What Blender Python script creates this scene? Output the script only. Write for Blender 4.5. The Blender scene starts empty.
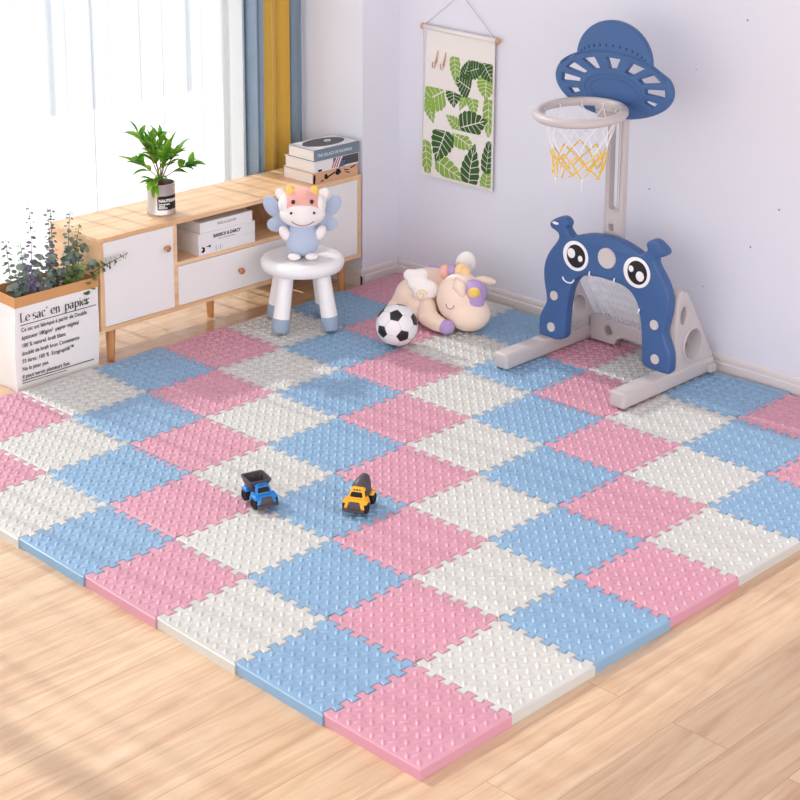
import bpy, bmesh, math, random
from mathutils import Vector, Matrix, Euler, noise
from mathutils.geometry import tessellate_polygon
R = math.radians
PI = math.pi
SC = bpy.context.scene
COL = SC.collection
rnd = random.Random(7)

# ------------------------------------------------------------------ camera
cam_data = bpy.data.cameras.new('camera')
cam = bpy.data.objects.new('camera', cam_data); COL.objects.link(cam)
AZ, EL, ROLL, FPX, CX, CY = 0.78083, -0.24019, 0.0038, 1711.905, 381.877, 148.558
fwd = Vector((math.cos(EL)*math.cos(AZ), math.cos(EL)*math.sin(AZ), math.sin(EL)))
rt = fwd.cross(Vector((0, 0, 1))).normalized(); up = rt.cross(fwd)
r2 = rt*math.cos(ROLL) + up*math.sin(ROLL); u2 = -rt*math.sin(ROLL) + up*math.cos(ROLL)
cm = Matrix((r2, u2, -fwd)).transposed().to_4x4(); cm.translation = (-2.32177, -2.18177, 2.15701)
cam.matrix_world = cm
cam_data.sensor_fit = 'HORIZONTAL'; cam_data.sensor_width = 36.0
cam_data.lens = FPX*36.0/800.0
cam_data.shift_x = (400-CX)/800.0; cam_data.shift_y = (CY-400)/800.0
cam_data.clip_end = 100
SC.camera = cam

# ------------------------------------------------------------------ world, sun, exposure
w = bpy.data.worlds.new('sky_world'); SC.world = w; w.use_nodes = True
nt = w.node_tree; nt.nodes.clear()
out = nt.nodes.new('ShaderNodeOutputWorld'); bg = nt.nodes.new('ShaderNodeBackground')
tc = nt.nodes.new('ShaderNodeTexCoord'); sep = nt.nodes.new('ShaderNodeSeparateXYZ')
mr = nt.nodes.new('ShaderNodeMapRange'); mr.inputs['From Min'].default_value = -0.25; mr.inputs['From Max'].default_value = 0.7
ramp = nt.nodes.new('ShaderNodeMix'); ramp.data_type = 'RGBA'
ramp.inputs['A'].default_value = (2.45, 2.41, 2.40, 1)
ramp.inputs['B'].default_value = (1.40, 1.44, 1.52, 1)
nt.links.new(tc.outputs['Generated'], sep.inputs[0]); nt.links.new(sep.outputs['Y'], mr.inputs['Value'])
nt.links.new(mr.outputs[0], ramp.inputs['Factor']); nt.links.new(ramp.outputs['Result'], bg.inputs['Color'])
bg.inputs['Strength'].default_value = 1.0
nt.links.new(bg.outputs[0], out.inputs[0])

sun_d = bpy.data.lights.new('sun', 'SUN'); sun = bpy.data.objects.new('sun', sun_d); COL.objects.link(sun)
sun_d.energy = 6.8; sun_d.angle = R(1.0); sun_d.color = (1.0, 0.95, 0.88)
sd = Vector((0.05, -math.cos(R(38)), -math.sin(R(38))))
sun.rotation_euler = sd.to_track_quat('-Z', 'Y').to_euler(); sun.location = (1, 5, 4)

SC.view_settings.view_transform = 'Standard'; SC.view_settings.look = 'None'
SC.view_settings.gamma = 1; SC.view_settings.use_curve_mapping = False
SC.view_settings.exposure = 0.15

# ------------------------------------------------------------------ helpers
def lin(c):
    c = c/255.0
    return c/12.92 if c <= 0.04045 else ((c+0.055)/1.055)**2.4
def rgb(r, g, b): return (lin(r), lin(g), lin(b), 1)

def mat(name, col, rough=0.5, spec=0.5, var=0.0, vscale=8, bump=0.0, bscale=60, metal=0.0, sheen=0.0, coat=0.0, sub=0.0, emit=None):
    m = bpy.data.materials.new(name); m.use_nodes = True
    nt = m.node_tree; b = nt.nodes['Principled BSDF']
    b.inputs['Base Color'].default_value = col
    b.inputs['Roughness'].default_value = rough
    b.inputs['Specular IOR Level'].default_value = spec
    b.inputs['Metallic'].default_value = metal
    if sheen: b.inputs['Sheen Weight'].default_value = sheen
    if coat: b.inputs['Coat Weight'].default_value = coat; b.inputs['Coat Roughness'].default_value = 0.15
    if var or bump:
        tc = nt.nodes.new('ShaderNodeTexCoord')
    if var:
        n = nt.nodes.new('ShaderNodeTexNoise'); n.inputs['Scale'].default_value = vscale; n.inputs['Detail'].default_value = 3
        mx = nt.nodes.new('ShaderNodeMix'); mx.data_type = 'RGBA'
        c2 = tuple(min(1, c*(1-var)) for c in col[:3])+(1,)
        mx.inputs['A'].default_value = col; mx.inputs['B'].default_value = c2
        nt.links.new(tc.outputs['Object'], n.inputs['Vector']); nt.links.new(n.outputs['Fac'], mx.inputs['Factor'])
        nt.links.new(mx.outputs['Result'], b.inputs['Base Color'])
    if bump:
        n2 = nt.nodes.new('ShaderNodeTexNoise'); n2.inputs['Scale'].default_value = bscale; n2.inputs['Detail'].default_value = 4
        bp = nt.nodes.new('ShaderNodeBump'); bp.inputs['Strength'].default_value = bump; bp.inputs['Distance'].default_value = 0.004
        nt.links.new(tc.outputs['Object'], n2.inputs['Vector']); nt.links.new(n2.outputs['Fac'], bp.inputs['Height'])
        nt.links.new(bp.outputs[0], b.inputs['Normal'])
    return m

def wood(name, c1, c2, c3, axis='X', scale=1.0, rough=0.4, spec=0.5):
    """fine straight-grained wood along an axis (object coordinates)"""
    m = bpy.data.materials.new(name); m.use_nodes = True
    nt = m.node_tree; b = nt.nodes['Principled BSDF']; b.inputs['Roughness'].default_value = rough
    b.inputs['Specular IOR Level'].default_value = spec
    tc = nt.nodes.new('ShaderNodeTexCoord'); mp = nt.nodes.new('ShaderNodeMapping')
    s = [22*scale]*3; s['XYZ'.index(axis)] = 1.2*scale
    mp.inputs['Scale'].default_value = s
    n = nt.nodes.new('ShaderNodeTexNoise'); n.inputs['Scale'].default_value = 1.6; n.inputs['Detail'].default_value = 6; n.inputs['Distortion'].default_value = .6
    cr = nt.nodes.new('ShaderNodeValToRGB')
    cr.color_ramp.elements[0].position = .3; cr.color_ramp.elements[0].color = c1
    cr.color_ramp.elements[1].position = .72; cr.color_ramp.elements[1].color = c3
    e = cr.color_ramp.elements.new(.5); e.color = c2
    nt.links.new(tc.outputs['Object'], mp.inputs[0]); nt.links.new(mp.outputs[0], n.inputs['Vector'])
    nt.links.new(n.outputs['Fac'], cr.inputs[0]); nt.links.new(cr.outputs[0], b.inputs['Base Color'])
    return m

def link(name, me, m, parent=None, smooth=False, loc=None, rot=None):
    o = bpy.data.objects.new(name, me); COL.objects.link(o)
    if m is not None and not me.materials:
        for x in (m if isinstance(m, (list, tuple)) else [m]): me.materials.append(x)
    if smooth:
        for p in me.polygons: p.use_smooth = True
    if parent is not None: o.parent = parent
    if loc is not None: o.location = loc
    if rot is not None: o.rotation_euler = rot
    return o

def obj(name, bm, m, parent=None, smooth=False, auto=None):
    me = bpy.data.meshes.new(name)
    bmesh.ops.recalc_face_normals(bm, faces=bm.faces)
    bm.to_mesh(me); bm.free()
    o = link(name, me, m, parent, smooth or auto is not None)
    if auto is not None:
        me.set_sharp_from_angle(angle=R(auto))
    return o

def tag(o, label, cat, group=None):
    o['label'] = label; o['category'] = cat
    if group: o['group'] = group
    return o
def thing(name, label, cat, loc=(0, 0, 0), rotz=0, group=None):
    o = bpy.data.objects.new(name, None); COL.objects.link(o); o.empty_display_size = .05
    o.location = loc; o.rotation_euler = (0, 0, rotz)
    return tag(o, label, cat, group)
def struct(o): o['kind'] = 'structure'; return o

def T_(loc=(0, 0, 0), rot=(0, 0, 0), sc=(1, 1, 1)):
    return Matrix.Translation(loc) @ Euler(rot).to_matrix().to_4x4() @ Matrix.Diagonal((*sc, 1))

def box(bm, x0, x1, y0, y1, z0, z1, bev=0.0, seg=2, mx=None, mi=0):
    r = bmesh.ops.create_cube(bm, size=1, matrix=T_(((x0+x1)/2, (y0+y1)/2, (z0+z1)/2), (0, 0, 0), (abs(x1-x0), abs(y1-y0), abs(z1-z0))))
    vs = r['verts']
    fs = set(f for v in vs for f in v.link_faces)
    for f in fs: f.material_index = mi
    if bev:
        es = list(set(e for v in vs for e in v.link_edges))
        rr = bmesh.ops.bevel(bm, geom=es, offset=bev, segments=seg, profile=.5, affect='EDGES')
        vs = list(set(v for f in rr['faces'] for v in f.verts) | set(v for v in vs if v.is_valid))
        for v in list(vs):
            for f in v.link_faces: f.material_index = mi
    if mx is not None: bmesh.ops.transform(bm, matrix=mx, verts=vs)
    return vs

def frame(d):
    d = d.normalized()
    a = Vector((0, 0, 1)) if abs(d.z) < .95 else Vector((1, 0, 0))
    x = d.cross(a).normalized(); y = d.cross(x).normalized()
    return x, y

def tube(bm, pts, r, seg=8, closed=False, caps=True, mi=0):
    pts = [Vector(p) for p in pts]; n = len(pts)
    rs = r if isinstance(r, (list, tuple)) else [r]*n
    rings = []; px = None
    for i, p in enumerate(pts):
        if closed: d = pts[(i+1) % n]-pts[i-1]
        else: d = pts[min(i+1, n-1)]-pts[max(i-1, 0)]
        if d.length < 1e-9: d = Vector((0, 0, 1))
        d.normalize()
        if px is None: x, y = frame(d)
        else:
            x = px-d*px.dot(d)
            x = x.normalized() if x.length > 1e-6 else frame(d)[0]
            y = d.cross(x)
        px = x
        rings.append([bm.verts.new(p+(x*math.cos(2*PI*k/seg)+y*math.sin(2*PI*k/seg))*rs[i]) for k in range(seg)])
    m = n if closed else n-1
    for i in range(m):
        a, b = rings[i], rings[(i+1) % n]
        off = 0
        if closed and i == n-1:
            off = min(range(seg), key=lambda o: (a[0].co-b[o].co).length)
        for k in range(seg):
            f = bm.faces.new((a[k], a[(k+1) % seg], b[(k+1+off) % seg], b[(k+off) % seg])); f.material_index = mi
    if caps and not closed:
        for rg in (rings[0][::-1], rings[-1]):
            f = bm.faces.new(rg); f.material_index = mi

def lathe(bm, prof, seg=32, mx=None, mi=0, cap=True):
    """prof: list of (r,z)"""
    mx = mx or Matrix.Identity(4); rings = []
    for r, z in prof:
        if r < 1e-6: rings.append([bm.verts.new(mx @ Vector((0, 0, z)))])
        else: rings.append([bm.verts.new(mx @ Vector((r*math.cos(2*PI*k/seg), r*math.sin(2*PI*k/seg), z))) for k in range(seg)])
    for a, b in zip(rings, rings[1:]):
        for k in range(seg):
            k2 = (k+1) % seg
            if len(a) == 1 and len(b) == 1: continue
            if len(a) == 1: f = bm.faces.new((a[0], b[k], b[k2]))
            elif len(b) == 1: f = bm.faces.new((a[k], a[k2], b[0]))
            else: f = bm.faces.new((a[k], a[k2], b[k2], b[k]))
            f.material_index = mi
    if cap:
        for rg in (rings[0], rings[-1]):
            if len(rg) > 2:
                f = bm.faces.new(rg); f.material_index = mi

def ell(bm, c, r, rot=(0, 0, 0), u=24, v=14, mi=0):
    rr = bmesh.ops.create_uvsphere(bm, u_segments=u, v_segments=v, radius=1, matrix=T_(c, rot, r if isinstance(r, (tuple, list)) else (r, r, r)))
    for vv in rr['verts']:
        for f in vv.link_faces: f.material_index = mi

def bake(o):
    """apply the modifiers of o into its mesh"""
    dg = bpy.context.evaluated_depsgraph_get(); dg.update()
    me = bpy.data.meshes.new_from_object(o.evaluated_get(dg)); old = o.data
    o.modifiers.clear(); o.data = me; me.name = old.name
    for p in me.polygons: p.use_smooth = True
    return o
def blob(name, bm, m, parent=None, vox=0.004, smooth=8, bakeit=True):
    """merge overlapping closed lumps into one continuous soft skin"""
    o = obj(name, bm, m, parent, True)
    md = o.modifiers.new('r', 'REMESH'); md.mode = 'VOXEL'; md.voxel_size = vox; md.use_smooth_shade = True
    s = o.modifiers.new('s', 'SMOOTH'); s.iterations = smooth; s.factor = .6
    return bake(o)

def plate(name, loops, thick, bev, m, parent=None, mx=None, smooth=True, auto=40):
    """flat board with holes: loops are 2D outlines, first the outer one. Local XY, extruded along local Z, centred"""
    cu = bpy.data.curves.new(name, 'CURVE'); cu.dimensions = '2D'; cu.fill_mode = 'BOTH'
    cu.extrude = max(thick/2-bev, 1e-5); cu.bevel_depth = bev; cu.bevel_resolution = 2; cu.offset = -bev
    for lp in loops:
        s = cu.splines.new('POLY'); s.points.add(len(lp)-1)
        for p, q in zip(s.points, lp): p.co = (q[0], q[1], 0, 1)
        s.use_cyclic_u = True
    to = bpy.data.objects.new('tmp', cu); COL.objects.link(to)
    dg = bpy.context.evaluated_depsgraph_get(); dg.update()
    me = bpy.data.meshes.new_from_object(to.evaluated_get(dg))
    bpy.data.objects.remove(to); bpy.data.curves.remove(cu)
    bm = bmesh.new(); bm.from_mesh(me); bpy.data.meshes.remove(me)
    bmesh.ops.remove_doubles(bm, verts=bm.verts, dist=1e-5)
    for f in bm.faces: f.material_index = 0
    if mx is not None: bmesh.ops.transform(bm, matrix=mx, verts=bm.verts)
    return obj(name, bm, m, parent, auto=auto)

def smoothloop(pts, it=2, closed=True):
    """Chaikin rounding"""
    for _ in range(it):
        q = []; n = len(pts)
        for i in range(n):
            a = pts[i]; b = pts[(i+1) % n]
            q.append((a[0]*.75+b[0]*.25, a[1]*.75+b[1]*.25)); q.append((a[0]*.25+b[0]*.75, a[1]*.25+b[1]*.75))
        pts = q
    return pts
def rrect(x0, x1, y0, y1, r, n=5):
    o = []
    for cx, cy, a in ((x1-r, y1-r, 0), (x0+r, y1-r, 90), (x0+r, y0+r, 180), (x1-r, y0+r, 270)):
        for k in range(n+1):
            t = R(a+90*k/n); o.append((cx+r*math.cos(t), cy+r*math.sin(t)))
    return o
def ellipse(cx, cy, rx, ry, n=40, a0=0):
    return [(cx+rx*math.cos(2*PI*k/n+a0), cy+ry*math.sin(2*PI*k/n+a0)) for k in range(n)]

def text(name, s, size, m, parent, mx, align='LEFT', bold=0.0, shear=0.0, sx=1.0, ext=0.0002, space=1.0):
    cu = bpy.data.curves.new(name or 'text', 'FONT'); cu.body = s; cu.size = size; cu.align_x = align; cu.extrude = ext
    cu.offset = bold; cu.shear = shear; cu.resolution_u = 3; cu.space_character = space
    to = bpy.data.objects.new('tmp', cu); COL.objects.link(to)
    dg = bpy.context.evaluated_depsgraph_get(); dg.update()
    me = bpy.data.meshes.new_from_object(to.evaluated_get(dg))
    bpy.data.objects.remove(to)
    bm = bmesh.new(); bm.from_mesh(me)
    bmesh.ops.transform(bm, matrix=mx @ Matrix.Diagonal((sx, 1, 1, 1)), verts=bm.verts)
    bpy.data.meshes.remove(me)
    return bm if name is None else obj(name, bm, m, parent)
# text lying in a wall facing -y (reads along +x, up = z)
def face_my(x, y, z): return Matrix(((1, 0, 0, x), (0, 0, -1, y), (0, 1, 0, z), (0, 0, 0, 1)))
# plane for plates: local X -> world y, local Y -> world z, local Z -> world x
def yz(x, y=0, z=0): return Matrix(((0, 0, 1, x), (1, 0, 0, y), (0, 1, 0, z), (0, 0, 0, 1)))
# local X -> world x, local Y -> world z, local Z -> -y
def xz(x, y, z): return face_my(x, y, z)

# ------------------------------------------------------------------ materials
M = {}
M['wall'] = mat('wall_paint', rgb(232, 232, 242), .85, .2, var=.05, vscale=2.2, bump=.12, bscale=14)
M['trim'] = mat('baseboard_paint', rgb(226, 218, 216), .4, .4, var=.04, vscale=6)
M['white'] = mat('white_lacquer', rgb(243, 240, 239), .35, .4)
M['cab_wood'] = wood('pale_ash_wood', rgb(226, 178, 132), rgb(238, 198, 154), rgb(246, 214, 176), 'X', 1.0, .38)
M['cab_side'] = wood('pale_ash_side', rgb(226, 178, 132), rgb(234, 192, 148), rgb(242, 206, 166), 'Y', .5, .38)
M['leg_wood'] = wood('beech_leg', rgb(190, 128, 78), rgb(206, 146, 94), rgb(220, 164, 112), 'Z', 1.0, .4)
M['knob'] = wood('knob_wood', rgb(176, 120, 84), rgb(190, 134, 96), rgb(204, 150, 110), 'Y', 3, .45)
M['pink'] = mat('pink_foam', rgb(210, 152, 170), .38, .5, bump=.05, bscale=400)
M['blue'] = mat('blue_foam', rgb(136, 172, 204), .38, .5, bump=.05, bscale=400)
M['grey'] = mat('off_white_foam', rgb(207, 207, 203), .38, .5, bump=.05, bscale=400)

# wooden floor: long planks along x, staggered joints
def floor_mat():
    m = bpy.data.materials.new('oak_laminate'); m.use_nodes = True
    nt = m.node_tree; b = nt.nodes['Principled BSDF']; b.inputs['Roughness'].default_value = .2; b.inputs['Specular IOR Level'].default_value = .45
    N = nt.nodes.new; Lk = nt.links.new
    tc = N('ShaderNodeTexCoord')
    br = N('ShaderNodeTexBrick'); br.offset = .37; br.offset_frequency = 2; br.squash = 1
    br.inputs['Scale'].default_value = 1; br.inputs['Brick Width'].default_value = 1.25; br.inputs['Row Height'].default_value = .148
    br.inputs['Mortar Size'].default_value = .0012; br.inputs['Mortar Smooth'].default_value = .3
    br.inputs['Color1'].default_value = (0, 0, 0, 1); br.inputs['Color2'].default_value = (1, 1, 1, 1); br.inputs['Mortar'].default_value = (0, 0, 0, 1)
    mp0 = N('ShaderNodeMapping'); mp0.inputs['Location'].default_value = (.683, .0935+.148, 0)
    Lk(tc.outputs['Object'], mp0.inputs[0]); Lk(mp0.outputs[0], br.inputs['Vector'])
    sh = N('ShaderNodeVectorMath'); sh.operation = 'MULTIPLY_ADD'
    sh.inputs[1].default_value = (7, 3, 0)
    Lk(br.outputs['Color'], sh.inputs[0]); Lk(tc.outputs['Object'], sh.inputs[2])
    mp = N('ShaderNodeMapping'); mp.inputs['Scale'].default_value = (1.3, 14, 1); Lk(sh.outputs[0], mp.inputs[0])
    n = N('ShaderNodeTexNoise'); n.inputs['Scale'].default_value = 1.7; n.inputs['Detail'].default_value = 8; n.inputs['Distortion'].default_value = 1.2; n.inputs['Roughness'].default_value = .6
    Lk(mp.outputs[0], n.inputs['Vector'])
    cr = N('ShaderNodeValToRGB'); el = cr.color_ramp.elements
    el[0].position = .28; el[0].color = rgb(194, 156, 124); el[1].position = .75; el[1].color = rgb(228, 202, 172)
    e = el.new(.5); e.color = rgb(212, 180, 147)
    Lk(n.outputs['Fac'], cr.inputs[0])
    n2 = N('ShaderNodeTexNoise'); n2.inputs['Scale'].default_value = .9; n2.inputs['Detail'].default_value = 2; Lk(sh.outputs[0], n2.inputs['Vector'])
    hs = N('ShaderNodeHueSaturation'); hs.inputs['Saturation'].default_value = 1
    ma = N('ShaderNodeMapRange'); ma.inputs['To Min'].default_value = .9; ma.inputs['To Max'].default_value = 1.1
    Lk(n2.outputs['Fac'], ma.inputs[0]); Lk(ma.outputs[0], hs.inputs['Value']); Lk(cr.outputs[0], hs.inputs['Color'])
    mx = N('ShaderNodeMix'); mx.data_type = 'RGBA'; mx.inputs['B'].default_value = rgb(150, 104, 74)
    mu = N('ShaderNodeMath'); mu.operation = 'MULTIPLY'; mu.inputs[1].default_value = .5
    Lk(br.outputs['Fac'], mu.inputs[0]); Lk(mu.outputs[0], mx.inputs['Factor']); Lk(hs.outputs[0], mx.inputs['A']); Lk(mx.outputs['Result'], b.inputs['Base Color'])
    return m
M['floor'] = floor_mat()

def sheer_mat():
    m = bpy.data.materials.new('sheer_voile'); m.use_nodes = True
    nt = m.node_tree; nt.nodes.clear(); N = nt.nodes.new; Lk = nt.links.new
    o = N('ShaderNodeOutputMaterial'); tr = N('ShaderNodeBsdfTransparent'); tl = N('ShaderNodeBsdfTranslucent'); df = N('ShaderNodeBsdfDiffuse')
    tl.inputs['Color'].default_value = (.50, .525, .56, 1); df.inputs['Color'].default_value = (.6, .61, .63, 1)
    tr.inputs['Color'].default_value = (1, 1, 1, 1)
    a = N('ShaderNodeMixShader'); a.inputs[0].default_value = .35; Lk(tl.outputs[0], a.inputs[1]); Lk(df.outputs[0], a.inputs[2])
    b = N('ShaderNodeMixShader'); b.inputs[0].default_value = .68; Lk(tr.outputs[0], b.inputs[1]); Lk(a.outputs[0], b.inputs[2])
    Lk(b.outputs[0], o.inputs[0]); return m
M['sheer'] = sheer_mat()
def glass_mat():
    m = bpy.data.materials.new('window_glass'); m.use_nodes = True
    nt = m.node_tree; nt.nodes.clear(); N = nt.nodes.new; Lk = nt.links.new
    o = N('ShaderNodeOutputMaterial'); tr = N('ShaderNodeBsdfTransparent'); gl = N('ShaderNodeBsdfGlossy'); gl.inputs['Roughness'].default_value = .02
    tr.inputs['Color'].default_value = (.96, .98, .98, 1)
    a = N('ShaderNodeMixShader'); a.inputs[0].default_value = .05; Lk(tr.outputs[0], a.inputs[1]); Lk(gl.outputs[0], a.inputs[2]); Lk(a.outputs[0], o.inputs[0]); return m
M['glass'] = glass_mat()
M['drape_blue'] = mat('blue_drape', rgb(150, 172, 192), .9, .1, var=.12, vscale=30, bump=.3, bscale=500, sheen=.2)
M['drape_yellow'] = mat('mustard_drape', rgb(214, 174, 80), .85, .15, var=.1, vscale=20, bump=.2, bscale=400, sheen=.2)

# ------------------------------------------------------------------ the room
XW, YW = 2.44, 2.44                      # right wall face, short wall face
YB = 2.95                                # window wall face
def sbox(name, *a, m=None, bev=0):
    bm = bmesh.new(); box(bm, *a, bev=bev); return struct(obj(name, bm, m, auto=30 if bev else None))
sbox('floor', -4.5, 2.6, -4.5, YB+.15, -.12, 0, m=M['floor'])

sbox('ceiling', -4.5, 2.6, -4.5, YB+.15, 2.7, 2.8, m=M['wall'])
# right wall with a few scuffs and pin marks as tiny chips
sbox('wall_right', XW, XW+.15, -4.5, YW+.6, 0, 2.7, m=M['wall'])
sbox('wall_back', 2.235, XW, YW, YB+.15, 0, 2.7, m=M['wall'])
bm = bmesh.new(); box(bm, 2.1, 2.235, YB, YB+.15, 0, 2.7); box(bm, -4.5, 2.1, YB, YB+.15, 2.62, 2.7); box(bm, -4.5, -3.2, YB, YB+.15, 0, 2.62)
struct(obj('wall_window', bm, M['wall']))

def base_profile(name, p0, p1, nrm, h=.075, t=.011):
    """skirting board with a stepped, rounded top running from p0 to p1; nrm points into the room"""
    p0 = Vector(p0); p1 = Vector(p1); n = Vector(nrm)
    prof = [(0, 0), (t, 0), (t, h*.62), (t*.72, h*.68), (t*.72, h*.84), (t*.5, h*.95), (t*.2, h), (0, h)]
    bm = bmesh.new(); rg = []
    for p in (p0, p1): rg.append([bm.verts.new(p+n*a+Vector((0, 0, z))) for a, z in prof])
    k = len(prof)
    for i in range(k): bm.faces.new((rg[0][i], rg[0][(i+1) % k], rg[1][(i+1) % k], rg[1][i]))
    bm.faces.new(rg[0]); bm.faces.new(rg[1])
    return struct(obj(name, bm, M['trim']))
base_profile('baseboard_right', (XW, -4.5, 0), (XW, YW, 0), (-1, 0, 0))
base_profile('baseboard_back', (2.224, YW, 0), (XW-.011, YW, 0), (0, -1, 0))
base_profile('baseboard_return', (2.235, YW-.011, 0), (2.235, YB, 0), (-1, 0, 0))

# balcony floor outside
M['stone'] = mat('balcony_tile', rgb(226, 222, 216), .6, .4, var=.06, vscale=3)
sbox('trim_1', -6, 6, YB+.15, YB+3, -.12, -.02, m=M['stone'])

# window: frame, mullions, panes
M['frame'] = mat('window_frame_paint', rgb(228, 224, 222), .4, .4, var=.03)
bm = bmesh.new()
for x0, x1 in ((-3.2, -3.14), (2.04, 2.1), (-.70, -.62)): box(bm, x0, x1, YB+.04, YB+.1, 0, 2.62, .004)
for z0, z1 in ((0, .05), (2.56, 2.62)): box(bm, -3.2, 2.1, YB+.04, YB+.1, z0, z1, .004)
wf = struct(obj('window_1', bm, M['frame']))
for i, (a, b) in enumerate(((-3.14, -.70), (-.62, 2.04))):
    bm = bmesh.new(); box(bm, a, b, YB+.066, YB+.072, .05, 2.56); obj('pane', bm, M['glass'], wf)

# ------------------------------------------------------------------ curtains
def drape(name, m, x0, x1, yc, amp, waves, z0=0.004, z1=2.66, seed=0, thick=.002, flare=0.0, nz=26):
    rr = random.Random(seed); n = max(24, int(waves*26)); bm = bmesh.new(); g = []
    ph = [rr.uniform(0, 6.28) for _ in range(6)]
    for j in range(nz+1):
        t = j/nz; z = z0+(z1-z0)*t; row = []
        for i in range(n+1):
            s = i/n
            a = 2*PI*waves*s + .5*math.sin(2.3*s*waves+ph[0]) + .12*math.sin(3*t*2+ph[1])
            x = x0+(x1-x0)*s + (.60 if waves > 3 else .23)*amp*math.sin(2*a+ph[2]+(.9*math.sin(5.1*s+ph[5]) if waves > 3 else 0))
            y = yc + amp*(.75+.35*math.sin(1.7*s*waves+ph[3]))*math.sin(a) + flare*(1-t)**3*math.sin(3*s+ph[4])
            x = min(max(x, min(x0, x1)-.002), max(x0, x1)+.002) if waves <= 3 else x
            row.append(bm.verts.new((x, y, z)))
        g.append(row)
    for j in range(nz):
        for i in range(n): bm.faces.new((g[j][i], g[j][i+1], g[j+1][i+1], g[j+1][i]))
    o = obj(name, bm, m, None, True)
    if thick:
        s = o.modifiers.new('s', 'SOLIDIFY'); s.thickness = thick; s.offset = 0; bake(o)
    return o
tag(drape('sheer_curtain', M['sheer'], -3.3, 1.965, 2.850, .044, 25, seed=3, thick=0, flare=.02), 'white sheer voile curtain glowing across the big window', 'curtain')
G = 'heavy drapes gathered at the right end of the window'
tag(drape('drape', M['drape_blue'], 1.922, 2.0, 2.775, .026, 1.6, seed=5), 'grey-blue drape hanging between the sheer curtain and the mustard drape', 'curtain', G)
tag(drape('drape', M['drape_yellow'], 2.003, 2.160, 2.775, .026, 2.1, seed=8), 'mustard yellow drape hanging between two grey-blue ones', 'curtain', G)
tag(drape('drape', M['drape_blue'], 2.163, 2.222, 2.775, .022, 1.5, seed=9), 'grey-blue drape against the white wall, above the stacked books', 'curtain', G)

# ------------------------------------------------------------------ the foam puzzle mat
TT = .026; LT = .30; TD = .0092; MG = .012
def teeth(L=LT, n=11):
    h = (L-2*MG)/n; o = [(0, 0), (MG*.7, 0)]; lean = .0022
    for k in range(n):
        s = TD if k % 2 == 0 else -TD
        a = MG+k*h; b = a+h
        o += [(a-lean, s*.75), (a-lean*.4, s), (b+lean*.4, s), (b+lean, s*.75)]
    o += [(L-MG*.7, 0)]
    return o          # without the end corner
TP = teeth()
def tile_outline(xl, xr, yf, yb, x0, x1, y0, y1):
    """flags: toothed at left / right / front / back; outer extents for straight sides"""
    p = []
    # front side y=y0, from left to right
    if yf: p += [(a, b) for a, b in TP] if not xl else [(a, b) for a, b in TP]
    else: p += [(x0, y0)]
    # right side
    if xr: p += [(LT+b, a) for a, b in TP]
    else: p += [(x1, y0 if not yf else 0)]
    # back side going right to left
    if yb: p += [(LT-a, LT+b_) for a, b_ in [(a, b) for a, b in TP]]
    else: p += [(x1 if not xr else LT, y1)]
    if xl: p += [(-b_*-1*0+(b_), LT-a) for a, b_ in TP]
    else: p += [(x0, y1 if not yb else LT)]
    return p
def grain(bm, cx, cy, ang, z, L=.0157, W=.0064, H=.0040):
    ca, sa = math.cos(ang), math.sin(ang); n = 10
    def P(u, v, h): return bm.verts.new((cx+u*ca-v*sa, cy+u*sa+v*ca, z+h))
    r0 = []; r1 = []
    for k in range(n):
        t = 2*PI*k/n; c, s = math.cos(t), math.sin(t)
        s2 = s*(1-.35*abs(c)**2)
        r0.append(P(L*c, W*s2, -.0002)); r1.append(P(L*.62*c, W*.6*s2, H*.75))
    top = P(0, 0, H)
    for k in range(n):
        k2 = (k+1) % n
        bm.faces.new((r0[k], r0[k2], r1[k2], r1[k])).smooth = True
        bm.faces.new((r1[k], r1[k2], top)).smooth = True
tile_cache = {}
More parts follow.
